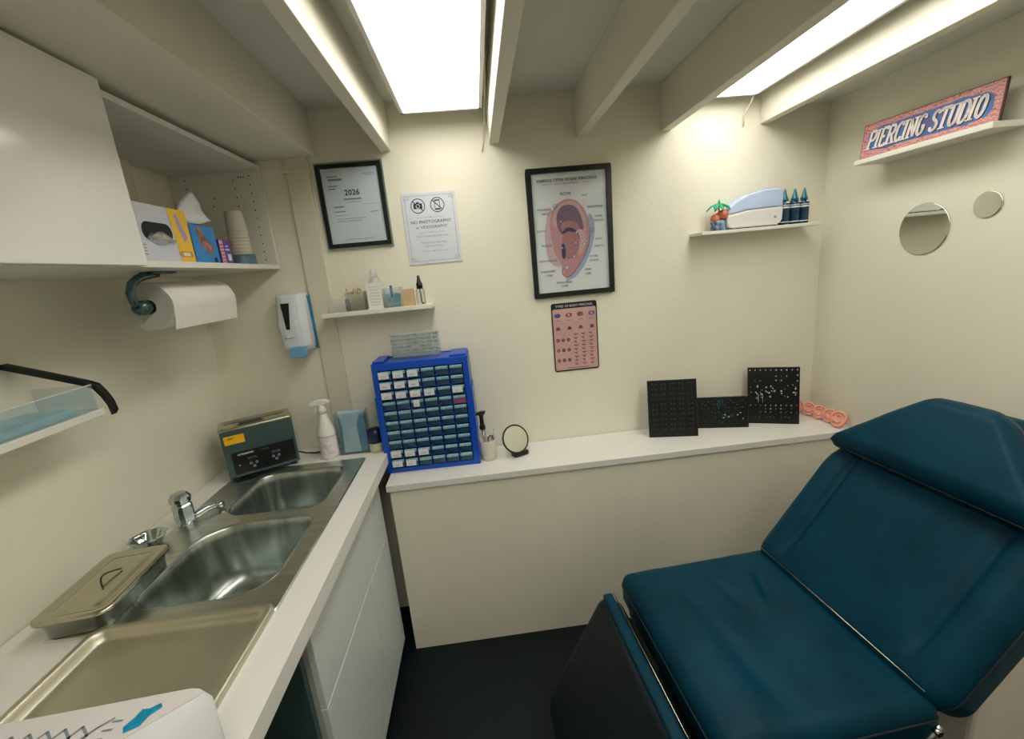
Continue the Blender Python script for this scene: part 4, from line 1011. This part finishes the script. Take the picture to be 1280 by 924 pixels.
# ------------------------------------------------------------------ reclining chair
CH = thing('reclining_chair', 'blue-black leather reclining treatment chair', 'chair', (.912, .998, 0), math.radians(3.3))
def cushion(name, O, U, V, N_, v0, v1, wf, T, rad, hf, mt, nu_=64, nv=72, parent=CH, backmat=None):
    """padded cushion: rows along V, half width wf(v), thickness T, edge radius rad, extra height hf(u_m, v)"""
    O, U, V, N_ = map(Vector, (O, U, V, N_))
    b = B(mt); g = []
    def sp(k, n):      # denser near both ends
        t = k/n; return .5-.5*math.cos(PI*t)
    for i in range(nv+1):
        v = v0+(v1-v0)*sp(i, nv); row = []
        w = wf(v)
        for j in range(nu_+1):
            u = w*(2*sp(j, nu_)-1)
            dd = min(w-abs(u), v-v0, v1-v)
            dd = max(0, min(dd, rad)); h = -rad+math.sqrt(max(0, rad*rad-(rad-dd)**2))
            h += hf(u, v)*min(1, dd/rad)
            row.append(b.v(O+U*u+V*v+N_*h))
        g.append(row)
    for i in range(nv):
        for j in range(nu_): b.f([g[i][j], g[i][j+1], g[i+1][j+1], g[i+1][j]], True)
    # side skirt and back
    per = [g[0][j] for j in range(nu_+1)]+[g[i][nu_] for i in range(1, nv+1)]+[g[nv][j] for j in range(nu_-1, -1, -1)]+[g[i][0] for i in range(nv-1, 0, -1)]
    low1 = [b.bm.verts.new(p.co - N_*(T-rad*1.5)) for p in per]
    cen = sum((p.co for p in per), Vector())/len(per)
    low2 = [b.bm.verts.new((p.co+(cen-p.co)*.03) - N_*(T-rad)) for p in per]
    n = len(per)
    for i in range(n):
        j = (i+1) % n
        b.f([per[i], per[j], low1[j], low1[i]], True); b.f([low1[i], low1[j], low2[j], low2[i]], True)
    b.f(low2)
    ppts = [p.co.copy() for p in per]
    o = b.build(name, parent, world=False)
    # piping along the edge
    out = []; last = None
    for p_ in ppts:
        if last is None or (p_-last).length > .008: out.append(p_); last = p_
    pb = B(M_pipe).loop_tube(out, .0038, 6); pb.build('piping', o, world=False)
    return o
def corner(v, v0, v1, W, r0, r1):
    w = W
    if v-v0 < r0: w = W-r0+math.sqrt(max(0, r0*r0-(r0-(v-v0))**2))
    if v1-v < r1: w = min(w, W-r1+math.sqrt(max(0, r1*r1-(r1-(v1-v))**2)))
    return max(w, .01)
def gauss(x, s): return math.exp(-(x/s)**2)
# seat: V runs from hinge (v=0) towards the foot end (-x)
def seat_h(u, v):
    h = .012*math.cos(u/.31*PI/2)*math.sin(PI*min(1, v/.5))
    h -= .026*gauss((v-.20), .15)*gauss(u, .20)
    h -= .012*gauss(v-.33-.10*(u-.05), .030)*min(1, max(0, (.22-u)/.12))*min(1, max(0, (u+.27)/.1))
    h -= .014*gauss((v-.09)+.35*(u-.12), .018)*gauss(u-.12, .055)
    h += .009*gauss((v-.13)+.35*(u-.12), .022)*gauss(u-.12, .07)
    h -= .008*gauss((v-.20)-.30*(u-.10), .015)*gauss(u-.10, .07)
    h += .006*gauss(v-.40, .05)
    h += .004*math.sin(9*u+22*v)*gauss(v-.2, .16)*gauss(u, .2)
    return h
cushion('seat', (-.012, 0, .585), (0, 1, 0), (-1, 0, 0), (0, 0, 1), -.035, .500, lambda v: corner(v, -.035, .5, .298, .02, .035), .115, .045, seat_h, M_leather)
# backrest
A52 = math.radians(52); Vb = (math.cos(A52), 0, math.sin(A52)); Nb = (-math.sin(A52), 0, math.cos(A52))
def back_w(v):
    w = corner(v, -.02, .80, .307, .06, .01)
    pts = [(.38, .307), (.42, .300), (.46, .285), (.50, .268), (.56, .225), (.62, .178), (.66, .150), (.70, .115), (.72, .06)]
    if v > .38:
        for (a, wa), (b_, wb_) in zip(pts[:-1], pts[1:]):
            if a <= v <= b_: w = wa+(wb_-wa)*(v-a)/(b_-a)
        if v > .72: w = .06
    return w
def back_h(u, v):
    inner = 0
    h = -.017*gauss(abs(u)-.205, .013)*min(1, max(0, (v-.03)/.08))       # two long folds
    h += .010*gauss(abs(u)-.255, .035)
    h -= .008*gauss(u, .16)*gauss(v-.25, .25)
    h -= .010*gauss(v-.445, .014)
    return h
cushion('backrest', (0, 0, .58), (0, 1, 0), Vb, Nb, -.020, .715, back_w, .115, .040, back_h, M_leather, 72, 80)
def head_w(v):
    pts = [(.448, .268), (.458, .285), (.480, .280), (.50, .262), (.56, .208), (.60, .176), (.64, .140), (.67, .112), (.69, .080), (.70, .045)]
    for (a, wa), (b_, wb_) in zip(pts[:-1], pts[1:]):
        if a <= v <= b_:
            t = (v-a)/(b_-a); return wa+(wb_-wa)*t
    return .045 if v > .69 else .268
cushion('headrest', Vector((0, 0, .58))+Vector(Nb)*.062, (0, 1, 0), Vb, Nb, .448, .70, head_w, .07, .040, lambda u, v: .010*math.cos(u*5)*1.0+.006*gauss(v-.56, .08), M_leather, 48, 48)
# legrest
Al = math.radians(61); Vl = (-math.cos(Al), 0, -math.sin(Al)); Nl = (-math.sin(Al), 0, math.cos(Al))
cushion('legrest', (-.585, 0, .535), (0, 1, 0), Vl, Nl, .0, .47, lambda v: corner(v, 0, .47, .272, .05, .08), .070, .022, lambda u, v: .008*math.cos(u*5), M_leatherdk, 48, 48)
B(M_leather).box(-.590, -.556, -.252, .252, .512, .543).build('legrest_end_band', CH, world=False, bevel=.008)
B(M_steel2).tube([(-.551, -.250, .536), (-.551, .250, .536)], .002, 6).build('edge_trim', CH, world=False)
B(M_steel2).tube([(.003, -.272, .592), (.003, .272, .592)], .0022, 6).build('hinge_trim', CH, world=False)
# frame, brackets, pedestal
b = B(M_black).box(-.50, -.02, -.25, -.22, .440, .485).box(-.50, -.02, .22, .25, .440, .485).box(-.50, -.46, -.22, .22, .445, .48).box(-.06, -.02, -.22, .22, .445, .48)
b.build('seat_frame', CH, world=False, bevel=.003)
for s_ in (-1, 1):
    B(M_steel).tube([(-.04, .285*s_, .44), (.0, .300*s_, .50), (.018, .300*s_, .525)], .007, 8).build('hinge_bracket', CH, world=False)
    B(M_chrome).tube([(.006, .294*s_, .515), (.006, .312*s_, .515)], .008, 12).build('hinge_bolt', CH, world=False)
B(M_black).box(-.42, -.10, -.17, .17, .10, .44).build('pedestal', CH, world=False, bevel=.02)
B(M_black).box(-.50, .05, -.26, .26, .0, .06).build('base_plate', CH, world=False, bevel=.015)
B(M_black).prism([(.0, .0), (.36, .46), (.34, .48), (-.04, .02)], (.03, -.05, .44), (1, 0, 0), (0, 0, 1), (0, .10, 0)).build('back_support', CH, world=False)
B(M_black).box(-.57, -.46, -.04, .04, .40, .44).build('legrest_arm', CH, world=False, bevel=.004)

# pale bin beside the chair back
bn = thing('pale_bin', 'pale beige lidded bin partly hidden behind chair back at right', 'bin', (1.355, .955, 0))
Mbn = mat('beige_plastic', (240, 230, 222), .5, var=.05)
B(Mbn).prism([(-.165, 0), (.165, 0), (.165, .60), (-.165, .60)], (0, -.15, 0), (1, 0, 0), (0, 0, 1), (0, .30, 0)).build('body', bn, world=False, bevel=.015, seg=3)
B(Mbn).prism([(-.160, .601), (.160, .601), (.130, .648), (-.128, .648)], (0, -.145, 0), (1, 0, 0), (0, 0, 1), (0, .29, 0)).build('lid', bn, world=False, bevel=.006, seg=3)

# ------------------------------------------------------------------ world, camera, view
w = bpy.data.worlds.new('w'); sc.world = w; w.use_nodes = True
w.node_tree.nodes['Background'].inputs['Color'].default_value = (.5, .55, .55, 1); w.node_tree.nodes['Background'].inputs['Strength'].default_value = .1
cam = bpy.data.cameras.new('camera'); co = bpy.data.objects.new('camera', cam); COL.objects.link(co); sc.camera = co
cam.sensor_fit = 'HORIZONTAL'; cam.sensor_width = 36; cam.lens = 539.3/1280*36; cam.clip_start = .02
yaw, pitch, roll = math.radians(3.534), math.radians(-13.214), math.radians(-5.2805)
f = Vector((math.sin(yaw)*math.cos(pitch), math.cos(yaw)*math.cos(pitch), math.sin(pitch)))
r = Vector((math.cos(yaw), -math.sin(yaw), 0)); u = r.cross(f)
r2 = math.cos(roll)*r+math.sin(roll)*u; u2 = -math.sin(roll)*r+math.cos(roll)*u
Mx = Matrix((r2, u2, -f)).transposed().to_4x4(); Mx.translation = Vector((0, 0, 1.63)); co.matrix_world = Mx
sc.view_settings.view_transform = 'Standard'; sc.view_settings.look = 'None'; sc.view_settings.gamma = 1; sc.view_settings.exposure = 0.14
sc.view_settings.use_curve_mapping = False
